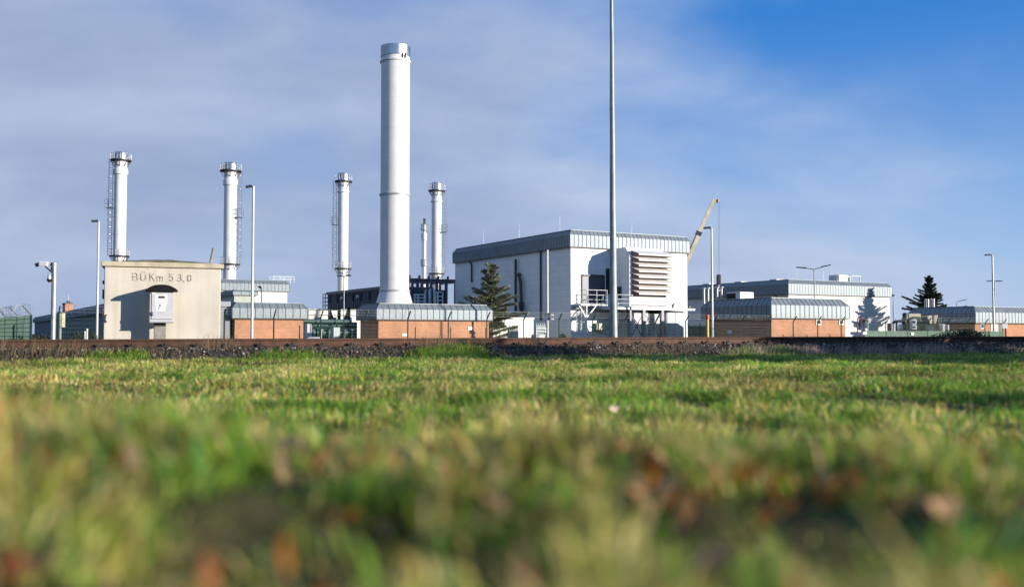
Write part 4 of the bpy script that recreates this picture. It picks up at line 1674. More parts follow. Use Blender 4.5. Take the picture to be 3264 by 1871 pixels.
# white railed cages standing behind the brick roof
for (a0, b0, a1, b1, lab) in ((1386, 931, 1410, 975, "white railed cage landing in front of the black steel bays, nearer the white hall"), (1320, 938, 1352, 975, "white railed cage landing close beside the thick stack's foot")):
    Yq = 98.0
    p0, p1 = at(a0, b0, Yq), at(a1, b1, Yq)
    t = thing("cage_landing", lab, "landing", ((p0.x + p1.x) / 2, Yq, SITE_Z), "white cage landings")
    w_ = p1.x - p0.x
    zb_ = at(a0, 970, Yq).z
    mb = MB(o=(p0.x, Yq, 0))
    mb.box(-.1, w_ + .1, -.1, 1.1, zb_ - .18, zb_)
    mb.build("deck", M["white_paint"], t)
    mb = MB(o=(p0.x, Yq, 0))
    for xx in (0, w_ * .35, w_):
        for yy in (0, 1.0):
            mb.beam((xx, yy, zb_), (xx, yy, p0.z), .075)
    for f_ in (.33, .66, 1):
        z = zb_ + (p0.z - zb_) * f_
        mb.beam((0, 0, z), (w_, 0, z), .07)
        mb.beam((0, 1, z), (w_, 1, z), .07)
        mb.beam((0, 0, z), (0, 1, z), .07)
        mb.beam((w_, 0, z), (w_, 1, z), .07)
    mb.build("railing", M["white_paint"], t)
    for xx in (0, w_):
        mb = MB(o=(p0.x, Yq, 0))
        mb.beam((xx, .5, SITE_Z), (xx, .5, zb_ - .18), .15)
        mb.build("leg", M["galv"], t)
p0 = at(1370, 932, 99.5)
t = thing("pipe_riser", "pair of bright vertical pipes between the two white cage landings", "pipe", (p0.x, 99.5, SITE_Z))
for dx, rr in ((0, .16), (.45, .12), (-.45, .1)):
    mb = MB(o=(p0.x + dx, 99.5, 0))
    mb.path([(0, 0, SITE_Z), (0, 0, p0.z), (0, .15, p0.z + .2), (0, .5, p0.z + .25)], rr, 10)
    mb.build("pipe", M["galv"], t)

# ------------------------------------------------------------------ security fences
F0 = Vector((-759 / F_PX * 49.6, 49.6, SITE_Z))
FD = Vector((.04313, .0504 * math.sin(R(31.2)), 0)) * 49.6
FL = FD.length
FDn = FD.normalized()
FN = Vector((FDn.y, -FDn.x, 0))                      # outwards, to the field
PH = 2.05


def post_mesh(name, mat_, armed, outward):
    mb = MB()
    mb.beam((0, 0, -.2), (0, 0, PH), .065, .065)
    if armed:
        mb.beam((0, 0, PH - .02), Vector((0, 0, PH)) + outward * .36 + UP * .40, .055)
    return mb


def fence_run(name, label, pts, outward, armed, infill=None, razor=(), gauge=1.0):
    t = thing(name, label, "fence", tuple(pts[0]))
    proto = None
    for i, p in enumerate(pts):
        if proto is None:
            proto = post_mesh("post", M["fence_dark"], armed, outward).build("post", M["fence_dark"], t, local=True)
            o = proto
        else:
            o = proto.copy()
            COL.objects.link(o)
        o.location = p - pts[0]
    d = (pts[1] - pts[0])
    L = d.length
    d = d.normalized()
    mb = MB(o=(0, 0, 0), x=d, y=outward)
    z = .08
    while z < PH - .02:
        mb.beam((0, .04, z), (L, .04, z), .0075 * gauge)
        z += .2
    x = .0
    while x < L:
        mb.beam((x, .04, .05), (x, .04, PH - .02), .0042 * gauge)
        x += .1
    pn = None
    for i in range(len(pts) - 1):
        if pn is None:
            pn = mb.build("mesh_panel", M["fence_green"], t, local=True)
            o = pn
        else:
            o = pn.copy()
            COL.objects.link(o)
        o.location = pts[i] - pts[0]
        o.scale = Vector((1, 1, 1))
    if infill:
        sp = None
        for i in range(*infill[0]):
            if sp is None:
                b2 = MB(o=(0, 0, 0), x=d, y=outward)
                k, x = 0, .05
                while x < L - .05:
                    b2.box(x, x + .085, -.01 + .008 * (k % 2), .0 + .008 * (k % 2), 0, infill[1])
                    x += .093
                    k += 1
                sp = b2.build("privacy_slat", M["slat_green"], t, local=True)
                o = sp
            else:
                o = sp.copy()
                COL.objects.link(o)
            o.location = pts[i] - pts[0]
    if armed:
        b3 = MB()
        A = outward * .36 + UP * (.40 + PH)
        for f_ in (.35, .68, 1.0):
            off = UP * PH + (outward * .36 + UP * .40) * f_
            b3.beam(pts[0] + off, pts[-1] + off, .006)
        b3.build("barbed_wire", M["wire"], t)
    for ra, rb, rr in razor:
        b4 = MB()
        p, q = pts[ra] + UP * (PH + .22) + outward * .18, pts[rb] + UP * (PH + .22) + outward * .18
        L2 = (q - p).length
        turns = L2 * 3.2
        n = int(turns * 9)
        dd = (q - p).normalized()
        line = []
        for k in range(n + 1):
            a = 2 * math.pi * turns * k / n
            rj = rr * (1 + .12 * math.sin(k * .37) + .08 * math.sin(k * 1.7))
            line.append(p + dd * (L2 * k / n + .05 * math.sin(k * .9)) + outward * math.cos(a) * rj + UP * math.sin(a) * rj)
        b4.path(line, .005, 3, False)
        b4.build("razor_wire", M["wire"], t)
    return t


main = [F0 + FD * n for n in range(-4, 18)]
c0 = F0 + FD * -4.45
f1 = fence_run("security_fence", "green mesh security fence with leaning barbed wire arms along the plant's front", main, FN, True, None, ((0, 7, .24), (16, 21, .26)), .7)
SD = Vector((-math.sin(R(36)), math.cos(R(36)), 0))
SDN = Vector((-SD.y, SD.x, 0))
if SDN.x > 0: SDN = -SDN
sidep = [c0 + SD * (3.4 * k) for k in range(0, 9)]
f2 = fence_run("security_fence", "green mesh side fence with razor wire coils running away beyond the camera pole", sidep, SDN, True, None, ((0, 8, .27),), 3.2)
green = [F0 + FD * n for n in range(18, 26)]
f3 = fence_run("slatted_fence", "green slat filled fence with white notices in front of the transformer", green, FN, True, ((0, 7), 1.42), ((0, 7, .14),))
g0 = at(2194, 1060, 79)
g0.z = SITE_Z
fence_run("slatted_fence", "short green slatted fence in the gap between the white hall and the marker post", [g0 + FDn * (1.25 * k) for k in range(3)], FN, False, ((0, 2), 1.85))
for (a0, b0, a1, b1) in ((2751, 1058, 2762, 1066), (2904, 1060, 2913, 1068)):
    p0, p1 = on_plane(a0, b0, F0 + FN * .07, FN), on_plane(a1, b1, F0 + FN * .07, FN)
    mb = MB(o=p0, x=FDn, y=-FN)
    mb.box(0, (p1 - p0).dot(FDn), -.01, .01, p1.z - p0.z, 0)
    mb.build("notice", M["paper"], f3)
# intermediate plain posts seen low in front of the brick walls are the fence's bracing stakes
for px_, py_ in ((895 + 60, 1037), (1324, 1041), (1436, 1044), (1548, 1044)):
    p = on_plane(px_, py_, F0 + FN * .5, FN)
    mb = MB(o=p)
    mb.beam((0, 0, 0), (0, 0, SITE_Z - p.z), .05)
    mb.build("bracing_stake", M["rust"], f1)

# sign on its own post at the far end of the green fence
p = at(3205, 1047, 80.5)
t = thing("sign_post", "white sign board on a dark post in front of the far brick wall", "sign", (p.x, p.y, SITE_Z))
mb = MB(o=p)
mb.beam((0, 0, SITE_Z - p.z), (0, 0, .1), .10)
mb.build("post", M["fence_dark"], t)
mb = MB(o=p)
q = at(3193, 1032, 80.5)
mb.bev(q.x - p.x, q.x - p.x + .44, -.10, -.06, .0, q.z - p.z, .01)
mb.build("board", M["paper"], t)

# ------------------------------------------------------------------ lamp posts
def lamp_post(px, py, Y, label, r0, r1, arms, mat_="pale_pole", head_len=.75, arm_len=.55):
    p = at(px, py, Y)
    t = thing("lamp_post", label, "lamp post", (p.x, p.y, SITE_Z), "lamp posts on the plant grounds")
    mb = MB(o=(p.x, p.y, 0))
    mb.tube((0, 0, SITE_Z), (0, 0, SITE_Z + .9), r0 * 1.25, r0 * 1.2, 14)
    mb.tube((0, 0, SITE_Z + .9), (0, 0, p.z), r0, r1, 14)
    mb.build("pole", M[mat_], t)
    for dx, dy, dz in arms:
        d = Vector((dx, dy, 0)).normalized()
        mb = MB(o=(p.x, p.y, p.z))
        mb.path([Vector((0, 0, -.12)), d * .1 + UP * (.0), d * arm_len + UP * (dz * arm_len)], r1 * .7, 8)
        mb.build("arm", M["flood_dark"], t)
        e = d * arm_len + UP * (dz * arm_len)
        sd_ = Vector((-d.y, d.x, 0))
        ax = (d + UP * dz).normalized()
        hm = MB(o=Vector((p.x, p.y, p.z)) + e, x=ax, y=sd_, z=ax.cross(sd_))
        hm.bev(-.05, head_len * .45, -.13, .13, -.05, .09, .03)
        hm.bev(head_len * .45, head_len, -.17, .17, -.06, .06, .03)
        hm.build("lamp_head", M["flood_dark"], t)
    return t


lamp_post(315, 706, 64, "thin tall lamp post close beside the concrete hut, tiny dark head", .085, .055, [(-.9, -.35, .02)], head_len=.35, arm_len=.1)
lamp_post(808, 594, 56, "tall lamp post in front of the brick building beside the hut, dark drooping head", .085, .062, [(-1, -.2, -.12)], head_len=.3, arm_len=.14)
lamp_post(2268, 727, 69, "lamp post beside the orange capped marker, dark head pointing to the crane", .095, .06, [(-1, -.1, 0)], head_len=.42, arm_len=.14)
lamp_post(2595, 858, 112, "double headed lamp post rising behind the brick building with windows", .09, .06, [(-1, .1, .12), (1, .1, .26)], "galv_dull", 1.1, .9)
lamp_post(3163, 813, 91, "lamp post at the far end of the green fence, flat dark head", .095, .075, [(-1, -.1, 0)], "galv", .5, .2)
lamp_post(3170, 896, 140, "tapered double headed lamp post half hidden behind another lamp post", .20, .10, [(-1, 0, 0), (1, 0, 0)], "galv_dull", .6, .5)
lamp_post(3050, 962, 200, "small distant lamp post beside the dark conifer, beyond the brick roofs", .1, .08, [(1, 0, .25)], "galv_dull", 1.3, .8)
lamp_post(1097, 880, 80, "double armed lamp post in front of the dark cooler casing", .055, .045, [(-1, 0, .02), (1, 0, .12)], "galv_dull", .35, .22)
lamp_post(834, 921, 104, "short dark lamp post in front of the white hall's wall behind the brick roof", .06, .06, [(-.3, -.6, .7)], "dark_steel", .3, .15)
# white pole before the hall's shaded side
p = at(1745, 797, 76)
t = thing("camera_mast", "slim white pole with small dark camera boxes low down, before the white hall's shaded side", "pole", (p.x, p.y, SITE_Z))
mb = MB(o=(p.x, p.y, 0))
mb.tube((0, 0, SITE_Z), (0, 0, p.z), .085, .07, 12)
mb.build("pole", M["white_paint"], t)
for z_, dx in ((at(1745, 1002, 76).z, .16), (at(1745, 1014, 76).z, .16), (at(1745, 1002, 76).z, -.16)):
    mb = MB(o=(p.x + dx, p.y - .05, z_))
    mb.bev(-.07, .07, -.12, .12, -.13, .13, .03)
    cb_ = mb.build("camera_box", M["dark_steel"], t)
for z_ in (at(1745, 1004, 76).z, at(1745, 1017, 76).z):
    mb = MB(o=(p.x + .36, p.y - .05, z_))
    mb.bev(-.13, .13, -.1, .1, -.06, .06, .03)
    mb.tube((-.3, 0, 0), (-.1, 0, 0), .03, n=6)
    mb.build("camera", M["white_paint"], t)
p = at(2847, 938, 150)
t = thing("lightning_mast", "thin bare mast standing off the sunlit end of the long white hall", "mast", (p.x, p.y, SITE_Z))
mb = MB(o=(p.x, p.y, 0))
mb.tube((0, 0, SITE_Z), (0, 0, p.z - 1.5), .12, .10, 8)
mb.tube((0, 0, p.z - 1.5), (0, 0, p.z), .05, .03, 6)
mb.build("pole", M["galv_dull"], t)
mb = MB(o=(p.x, p.y, 0))
mb.lathe([(.1, -.12), (.26, -.10), (.26, .10), (.05, .16)], (0, 0, at(2847, 942, 150).z), 8)
mb.build("beacon", M["dark_steel"], t)

# ------------------------------------------------------------------ thick grey mast
Ym = 40.0
pb, pm_ = at(1956, 1076, Ym), at(1949.5, 40, Ym)
s = Ym / F_PX
axis = (pm_ - pb)
t = thing("steel_mast", "very tall thick grey steel mast rising out of the picture before the white hall", "mast", (pb.x, Ym, -.7))
mb = MB()
pts, rs = [], []
for k in range(13):
    f_ = -.10 + k * .10
    p = pb + axis * f_
    w = 25.5 - 14 * max(0, f_) ** .9
    pts.append(p + Vector((.004 * math.sin(k * 2.1), 0, 0)))
    rs.append(w / 2 * s)
for k in range(12):
    mb.tube(pts[k], pts[k + 1], rs[k], rs[k + 1], 28, caps=(k in (0, 11)))
mb.build("shaft", M["galv_dull"], t)
mb = MB(o=pb)
mb.bev(-.13, .02, -rs[1] - .05, -rs[1] + .06, -.6, .11, .015)
mb.build("access_door", M["teal"], t)
for k in (4, 8):
    mb = MB()
    d = axis.normalized()
    mb.tube(pts[k] - d * .04, pts[k] + d * .04, rs[k] * 1.06, n=28)
    mb.build("joint_ring", M["galv_dull"], t)

# ------------------------------------------------------------------ concrete relay hut
HA = R(20)
HU = Vector((math.cos(HA), math.sin(HA), 0))
HV = Vector((-math.sin(HA), math.cos(HA), 0))
Yh = 24.2
pc = at(329, 1083, Yh)
HO = Vector((pc.x, pc.y, 0))
hz_e = at(329, 848, Yh).z
hz_t = at(324, 833, Yh).z
hw = along(HO, HU, 703, 1.4)
hd = 2.5
t = thing("relay_hut", "small beige concrete railway hut with stencilled kilometre lettering beside the track", "hut", (HO.x, HO.y, -.1))
frh = dict(o=HO, x=HU, y=HV)
hp = lambda px, py, p=0.0: (lambda q: ((q - HO).dot(HU), q.z))(on_plane(px, py, HO - HV * p, HV))
mb = MB(**frh)
mb.bev(0, hw, 0, hd, -.3, hz_e + .04, .015)
mb.build("wall", M["hut_wall"], t)
mb = MB(**frh)
mb.bev(-.07, hw + .07, -.07, hd + .07, hz_e, hz_t, .012)
sl_ = mb.build("roof_slab", M["hut_slab"], t)
mb = MB(**frh)                                      # mossy crown of the roof
v, f = [], []
nxh, nyh = 24, 8
for j in range(nyh + 1):
    for i in range(nxh + 1):
        a, b_ = i / nxh, j / nyh
        e = (1 - abs(2 * a - 1) ** 2.2) * (1 - abs(2 * b_ - 1) ** 4)
        v.append((-.05 + a * (hw + .1), -.05 + b_ * (hd + .1), hz_t - .012 + .135 * e + .012 * float(wob(a * 9, b_ * 6, 3)) * (e > .1)))
for j in range(nyh):
    for i in range(nxh):
        k = j * (nxh + 1) + i
        f.append((k, k + 1, k + nxh + 2, k + nxh + 1))
mb.add(v, f, True)
mb.build("roof_moss", M["moss"], sl_)
mb = MB(**frh)
x0, z0 = hp(671, 832, -.6)
x1, z1 = hp(681, 791, -.6)
mb.tube((x0, .6, z0 - .05), (x1, .6, z1), .036, .036, 12)
mb.bev(x0 - .1, x0 + .1, .5, .7, hz_t - .01, hz_t + .05, .02)
mb.build("vent_pipe", M["plinth"], t)
mb = MB(**frh)
x0, z1 = hp(338, 1003)
x1, z0 = hp(338, 1030)
mb.beam((x0 - .005, -.02, z1), (x0 + .03, -.02, z1 - .02), .016)
mb.beam((x0 - .005, -.02, z1), (x0 - .01, -.02, z0 + .06), .016)
mb.beam((x0 - .01, -.02, z0 + .06), (x0 + .02, -.02, z0 + .02), .028)
mb.build("wall_hook", M["rust"], t)
for (zz0, zz1) in ((893, 905), (922, 952)):
    mb = MB(**frh)
    z0, z1 = hp(329, zz1)[1], hp(329, zz0)[1]
    mb.box(-.045, .0, .12, .22, z0, z1)
    mb.build("side_bracket", M["ink"], t)

# stencilled lettering, worn
lm, lnt, lb = new_mat("stencil_paint")
g = lnt.nodes.new("ShaderNodeNewGeometry")
n = lnt.nodes.new("ShaderNodeTexNoise")
n.inputs["Scale"].default_value = 26
n.inputs["Detail"].default_value = 3
lnt.links.new(g.outputs["Position"], n.inputs["Vector"])
r_ = lnt.nodes.new("ShaderNodeValToRGB")
r_.color_ramp.elements[0].position, r_.color_ramp.elements[1].position = .50, .64
r_.color_ramp.elements[0].color, r_.color_ramp.elements[1].color = (.24, .215, .19, 1), (.62, .55, .45, 1)
lnt.links.new(n.outputs["Fac"], r_.inputs["Fac"])
lnt.links.new(r_.outputs["Color"], lb.inputs["Base Color"])
lb.inputs["Roughness"].default_value = .9
M["stencil"] = lm


def stroke_letters(glyphs, place, mat_, parent, width):
    """Letters as flat painted strokes lying on a wall; glyph strokes in a 0..1 box."""
    for strokes, px, py0, py1, wf in glyphs:
        mb = MB(**frh)
        x0, z1 = place(px, py0)
        _, z0 = place(px, py1)
        h = z1 - z0
        for st_ in strokes:
            for (ax, az), (bx, bz) in zip(st_, st_[1:]):
                a_, b_ = Vector((x0 + ax * wf * h, -.004, z0 + az * h)), Vector((x0 + bx * wf * h, -.004, z0 + bz * h))
                dd = (b_ - a_).normalized() * width * .5
                mb.beam(a_ - dd, b_ + dd, width, .006) if abs(dd.z) < .9 * dd.length else mb.box(min(a_.x, b_.x) - width / 2, max(a_.x, b_.x) + width / 2, -.007, -.001, min(a_.z, b_.z) - width / 2, max(a_.z, b_.z) + width / 2)
        mb.build("letter", mat_, parent)


arc = lambda cx, cz, rx, rz, a0, a1, k=8: [(cx + rx * math.cos(R(a0 + (a1 - a0) * i / k)), cz + rz * math.sin(R(a0 + (a1 - a0) * i / k))) for i in range(k + 1)]
GB = [[(0, 0), (0, 1)], [(0, 1), (.55, 1)] + arc(.55, .76, .38, .24, 90, -90) + [(0, .52)], [(0, .52), (.6, .52)] + arc(.6, .26, .42, .26, 90, -90) + [(0, 0)]]
GU = [[(0, .8), (0, .35)] + arc(.5, .32, .5, .32, 180, 360) + [(1, .8)], [(.25, 1.0), (.25, 1.02)], [(.75, 1.0), (.75, 1.02)]]
GK = [[(0, 0), (0, 1)], [(.85, 1), (.05, .42)], [(.35, .62), (.95, 0)]]
Gm = [[(0, 0), (0, 1)], arc(.25, .7, .25, .3, 180, 0) + [(.5, 0)], arc(.75, .7, .25, .3, 180, 0) + [(1, 0)]]
G5 = [[(.9, 1), (.1, 1), (.05, .55)], [(.05, .55)] + arc(.45, .32, .48, .32, 110, -140)]
G3 = [arc(.45, .75, .42, .25, 150, -90), arc(.45, .25, .48, .25, 90, -150)]
G0 = [[(0, .7)] + arc(.5, .7, .5, .3, 180, 0) + [(1, .3)] + arc(.5, .3, .5, .3, 0, -180) + [(0, .7)]]
Gc = [[(.5, .8), (.2, 0)]]
cr = lambda x, y: (x / 3.629, 760 + y / 3.629)
gl = []
for G, x, y0, y1, wf in ((GB, 1538, 404, 484, .62), (GU, 1630, 392, 486, .56), (GK, 1735, 406, 488, .62), (Gm, 1820, 440, 490, 1.15), (G5, 1962, 414, 490, .56), (G3, 2056, 417, 493, .58), (Gc, 2122, 480, 502, .5), (G0, 2172, 424, 497, .50)):
    a, b0 = cr(x, y0)
    gl.append((G, a, b0, cr(x, y1)[1], wf))
stroke_letters(gl, hp, M["stencil"], t, .024)

# ------------------------------------------------------------------ cabinet on a plinth before the hut
gp = .62
cp_ = lambda px, py, p=gp: hp(px, py, p)
t = thing("control_cabinet", "light grey electrical cabinet under a curved black hood before the beige hut", "cabinet", tuple(HO + HU * 1.3 - HV * .45 + UP * -.1))
x0, z1 = cp_(477, 922)
x1, z0 = cp_(551, 1026)
mb = MB(**frh)
mb.bev(x0, x1, -gp, -gp + .30, z0, z1, .012)
bd = mb.build("body", M["cabinet_grey"], t)
d0, d1 = x0 + .05, x1 - .02
mb = MB(**frh)
mb.bev(d0, d1, -gp - .018, -gp - .001, z0 + .07, z1 - .05, .006)
dr = mb.build("door", M["cabinet_grey"], t)
mb = MB(**frh)
for q in ((d0 - .012, d0 - .002, z0 + .055, z1 - .04), (d1 + .002, d1 + .010, z0 + .055, z1 - .04), (d0 - .002, d1 + .002, z0 + .055, z0 + .066)):
    mb.box(q[0], q[1], -gp - .004, -gp + .004, q[2], q[3])
mb.build("door_seal", M["cabinet_line"], t)
mb = MB(**frh)
hx, hz_ = cp_(484, 1000)
mb.beam((hx, -gp - .04, hz_ + .045), (hx - .004, -gp - .04, hz_ - .03), .014, .02)
mb.beam((hx - .004, -gp - .04, hz_ - .01), (hx + .035, -gp - .04, hz_ - .045), .013, .02)
mb.beam((hx, -gp - .04, hz_ + .0), (hx + .03, -gp - .04, hz_ + .03), .010, .02)
mb.build("handle", M["ink"], dr)
# notices on the door
def on_door(a0, b0, a1, b1, mat_, name, parent, lift, rot=0):
    c_ = lambda x, y: (400 + x / 6.618, 880 + y / 6.618)
    xa, za = cp_(*c_(a0, b0), gp + .02)
    xb, zb = cp_(*c_(a1, b1), gp + .02)
    mb = MB(**frh)
    mb.box(xa, xb, -gp - .018 - lift, -gp - .017 - lift + .0006, zb, za)
    return mb.build(name, M[mat_], parent)
nt_ = on_door(632, 395, 880, 600, "paper", "notice", dr, .002)
on_door(690, 420, 830, 470, "ink", "heading_bar", nt_, .004)
for k in range(7):
    on_door(665 + k * 26, 500 + (k % 2) * 4, 683 + k * 26, 516, "ink_pale", "printed_word", nt_, .004)
    on_door(655 + k * 27, 552 + (k % 3) * 3, 676 + k * 27, 572, "ink_pale", "printed_word", nt_, .004)
nt2 = on_door(650, 602, 850, 740, "paper", "notice", dr, .0015)
for q in ((698, 596, 736, 612), (720, 612, 742, 640), (706, 640, 736, 656), (690, 668, 716, 682), (692, 682, 704, 704)):
    on_door(*q, "ink", "printed_mark", nt2, .004)
on_door(722, 764, 786, 776, "ink_pale", "printed_mark", dr, .004)
on_door(556, 340, 640, 376, "paper", "small_label", dr, .002)
on_door(574, 618, 586, 636, "cabinet_line", "screw", dr, .002)
# hood
mb = MB(**frh)
hx0, hz0 = cp_(463, 925, .72)
hx1, _ = cp_(567, 925, .72)
ztop = cp_(515, 907, .72)[1]
zl_ = cp_(463, 924, .72)[1]
n = 14
v = []
for yy in (-.74, -.18):
    for i in range(n + 1):
        a = i / n
        v.append((hx0 + a * (hx1 - hx0), yy, zl_ + (ztop - zl_) * (1 - abs(2 * a - 1) ** 2.4)))
for yy in (-.74, -.18):
    for i in range(n + 1):
        a = i / n
        v.append((hx0 + a * (hx1 - hx0), yy, zl_ - .028))
m1 = n + 1
f = []
for i in range(n):
    f += [(i, i + 1, m1 + i + 1, m1 + i), (2 * m1 + i, 3 * m1 + i, 3 * m1 + i + 1, 2 * m1 + i + 1), (i, 2 * m1 + i, 2 * m1 + i + 1, i + 1), (m1 + i, m1 + i + 1, 3 * m1 + i + 1, 3 * m1 + i)]
f += [(0, m1, 3 * m1, 2 * m1), (n, 2 * m1 + n, 3 * m1 + n, m1 + n)]
mb.add(v, f)
mb.build("hood", M["roof_black"], t)
mb = MB(**frh)
px0, pz1 = cp_(491, 1027, .5)
px1, _ = cp_(530, 1027, .5)
mb.bev(px0, px1, -.50, -.34, -.2, pz1 - .10, .012)
mb.build("plinth", M["plinth"], t)
mb = MB(**frh)
mb.box(px0 - .01, px1 - .005, -.49, -.35, pz1 - .10, z0)
mb.build("base_frame", M["hole_dark"], t)
mb = MB(**frh)
mb.bev(x0 - .01, x1 + .01, -gp - .01, -gp + .31, z0 - .025, z0 - .001, .004)
mb.build("drip_edge", M["cabinet_line"], bd)

# ------------------------------------------------------------------ camera pole
Yk = 41.0
pt_ = at(176, 839, Yk)
t = thing("camera_pole", "stout galvanised pole carrying two security cameras beside the corner of the green fence", "camera pole", (pt_.x, Yk, SITE_Z))
s = Yk / F_PX
mb = MB(o=(pt_.x - .03, Yk, 0))
mb.tube((0, 0, SITE_Z), (0, 0, pt_.z), 8.3 * s, 7.4 * s, 18)
mb.build("pole", M["galv"], t)
fp = lambda x, y, Y=Yk: at(x / 3.629, 760 + y / 3.629, Y)
mb = MB()
mb.beam(fp(625, 318), fp(500, 300), .07)
mb.build("arm", M["white_paint"], t)
mb = MB()
mb.tube(fp(612, 405), fp(525, 325), .03, n=8)
mb.build("strut", M["dark_steel"], t)
a, b_ = fp(560, 300), fp(455, 290)
d = (b_ - a).normalized()
mb = MB(o=a, x=d, y=(0, 1, 0), z=d.cross(Vector((0, 1, 0))) * (1 if d.cross(Vector((0, 1, 0))).z > 0 else -1))
mb.bev(0, (b_ - a).length, -.09, .09, -.08, .10, .03)
cm = mb.build("camera", M["white_paint"], t)
mb = MB()
mb.tube(fp(452, 295), fp(415, 312), .07, .085, 12)
mb.build("lens_hood", M["black_plastic"], cm)
for (x, y, w, h) in ((603, 296, .10, .12), (603, 350, .09, .17)):
    p = fp(x, y)
    mb = MB(o=p)
    mb.bev(-w / 2, w / 2, -.06, .06, -h / 2, h / 2, .02)
    mb.build("junction_box", M["dark_steel"], t)
p = fp(578, 455)
mb = MB(o=p)
mb.lathe([(0, .13), (.08, .12), (.105, .02), (.105, -.06)], n=16)
mb.tube((.0, 0, .09), (.2, 0, .12), .04, n=8)
dm = mb.build("dome_camera", M["white_paint"], t)
mb = MB(o=p + Vector((-.02, 0, -.02)))
mb.lathe([(.105, -.03), (.10, -.10), (.06, -.16), (0, -.18)], n=16)
mb.build("dome_glass", M["black_plastic"], dm)
# small cabinet on legs next to it
p0, p1 = at(185, 997, 46), at(200, 1043, 46)
t = thing("roadside_cabinet", "weathered pale cabinet on a thin leg just behind the camera pole", "cabinet", ((p0.x + p1.x) / 2, 46, SITE_Z))
mb = MB(o=(p0.x, 46, 0))
mb.bev(0, p1.x - p0.x, 0, .25, p1.z, p0.z, .02)
mb.build("body", M["beige_tank"], t)
mb = MB(o=(p0.x, 46, 0))
mb.box(-.03, p1.x - p0.x + .05, -.03, .3, p0.z, p0.z + .05)
mb.build("lid", M["zinc_trim"], t)
mb = MB(o=(p0.x, 46, 0))
mb.beam((.06, .12, SITE_Z), (.06, .12, p1.z), .08)
mb.build("leg", M["pale_pole"], t)
for dx, lab in ((271, "short white post standing close to the lamp post beside the hut"), (277.5, "slightly taller white post standing close to the lamp post beside the hut")):
    p = at(dx, 1058 if dx < 275 else 1050, 52)
    t = thing("marker_post", lab, "post", (p.x, 52, SITE_Z), "white posts inside the fence")
    mb = MB(o=(p.x, 52, 0))
    mb.tube((0, 0, SITE_Z), (0, 0, p.z), .05, .05, 8)
    mb.lathe([(.06, p.z - .02), (.06, p.z + .03), (0, p.z + .05)], n=8)
    mb.build("post", M["white_paint"], t)
# orange capped marker
p = at(2255, 1003, 55)
t = thing("pipeline_marker", "yellow pipeline marker post with an orange cap next to a lamp post", "marker post", (p.x, 55, SITE_Z))
mb = MB(o=(p.x, 55, 0))
zc = at(2255, 1017, 55).z
mb.tube((0, 0, SITE_Z), (0, 0, zc), .075, .075, 14)
mb.build("post", M["marker_yellow"], t)
mb = MB(o=(p.x, 55, 0))
mb.lathe([(.10, zc - .02), (.10, p.z - .04), (.07, p.z), (0, p.z + .01)], n=14)
mb.build("cap", M["marker_orange"], t)

# ------------------------------------------------------------------ mobile crane behind the white hall
Yk = 128.0
tip, mid, cut = at(2277, 636, Yk), at(2228, 742, Yk), at(2200, 812, Yk)
d = (tip - cut).normalized()
root = cut - d * ((cut.z - 2.4) / d.z)
t = thing("mobile_crane", "tan telescopic crane boom slanting up behind the white hall with a hook on its cable", "crane", (root.x, Yk, SITE_Z))
mb = MB()
mb.beam(root, mid, .50, .62)
bm = mb.build("lower_boom", M["crane_yellow"], t)
mb = MB()
mb.beam(mid - d * .5, tip, .38, .46)
mb.build("upper_boom", M["crane_yellow"], t)
mb = MB()
mb.beam(mid - d * .35, mid + d * .15, .6, .74)
mb.build("boom_collar", M["crane_dark"], t)
mb = MB()
off = Vector((-d.z, 0, d.x)) * .20
mb.beam(root + off * 1.25, mid + off * 1.25, .5, .10)
mb.beam(mid + off * .95, tip + off * .95, .36, .06)
mb.build("shaded_side_strip", M["crane_dark"], t)  # dark strips put the boom's shaded side into colour
hd_ = tip + Vector((.42, 0, -.22))
mb = MB()
mb.beam(tip - d * .3 + Vector((.05, 0, .05)), hd_, .4, .42)
mb.tube(hd_ + Vector((0, -.2, 0)), hd_ + Vector((0, .2, 0)), .24, n=14)
mb.build("boom_head", M["crane_yellow"], t)
hk = at(2291, 893, Yk)
mb = MB()
for dx in (-.09, .09):
    mb.tube(hd_ + Vector((.2 + dx, 0, 0)), Vector((hk.x + dx, Yk, hk.z + .6)), .014, n=5)
mb.build("cable", M["dark_steel"], t)
mb = MB(o=hk)
mb.bev(-.3, .3, -.2, .2, -.55, .75, .12)
hb_ = mb.build("hook_block", M["crane_dark"], t)
mb = MB(o=hk + UP * -.55)
mb.path([(0, 0, .05), (0, 0, -.35)] + [(.22 * math.cos(a), 0, -.6 + .25 * math.sin(a)) for a in np.linspace(1.2, -2.6, 9)], .08, 8)
mb.build("hook", M["white_paint"], hb_)
mb = MB(o=(root.x, Yk, 0))
mb.bev(-6.4, 1.6, -1.3, 1.3, .2, 1.2, .1)
mb.build("carrier", M["crane_yellow"], t)
mb = MB(o=(root.x, Yk, 0))
mb.bev(-1.3, 1.6, -1.2, 1.2, 1.2, 2.6, .1)
mb.build("turntable", M["crane_yellow"], t)
for xx in (-5.6, -4.0, -1.0, .6):
    for yy in (-1.35, 1.05):
        mb = MB(o=(root.x + xx, Yk + yy, .0))
        mb.tube((0, 0, -.05), (0, .3, -.05), .65, n=18)
        mb.build("wheel", M["tyre"], t)

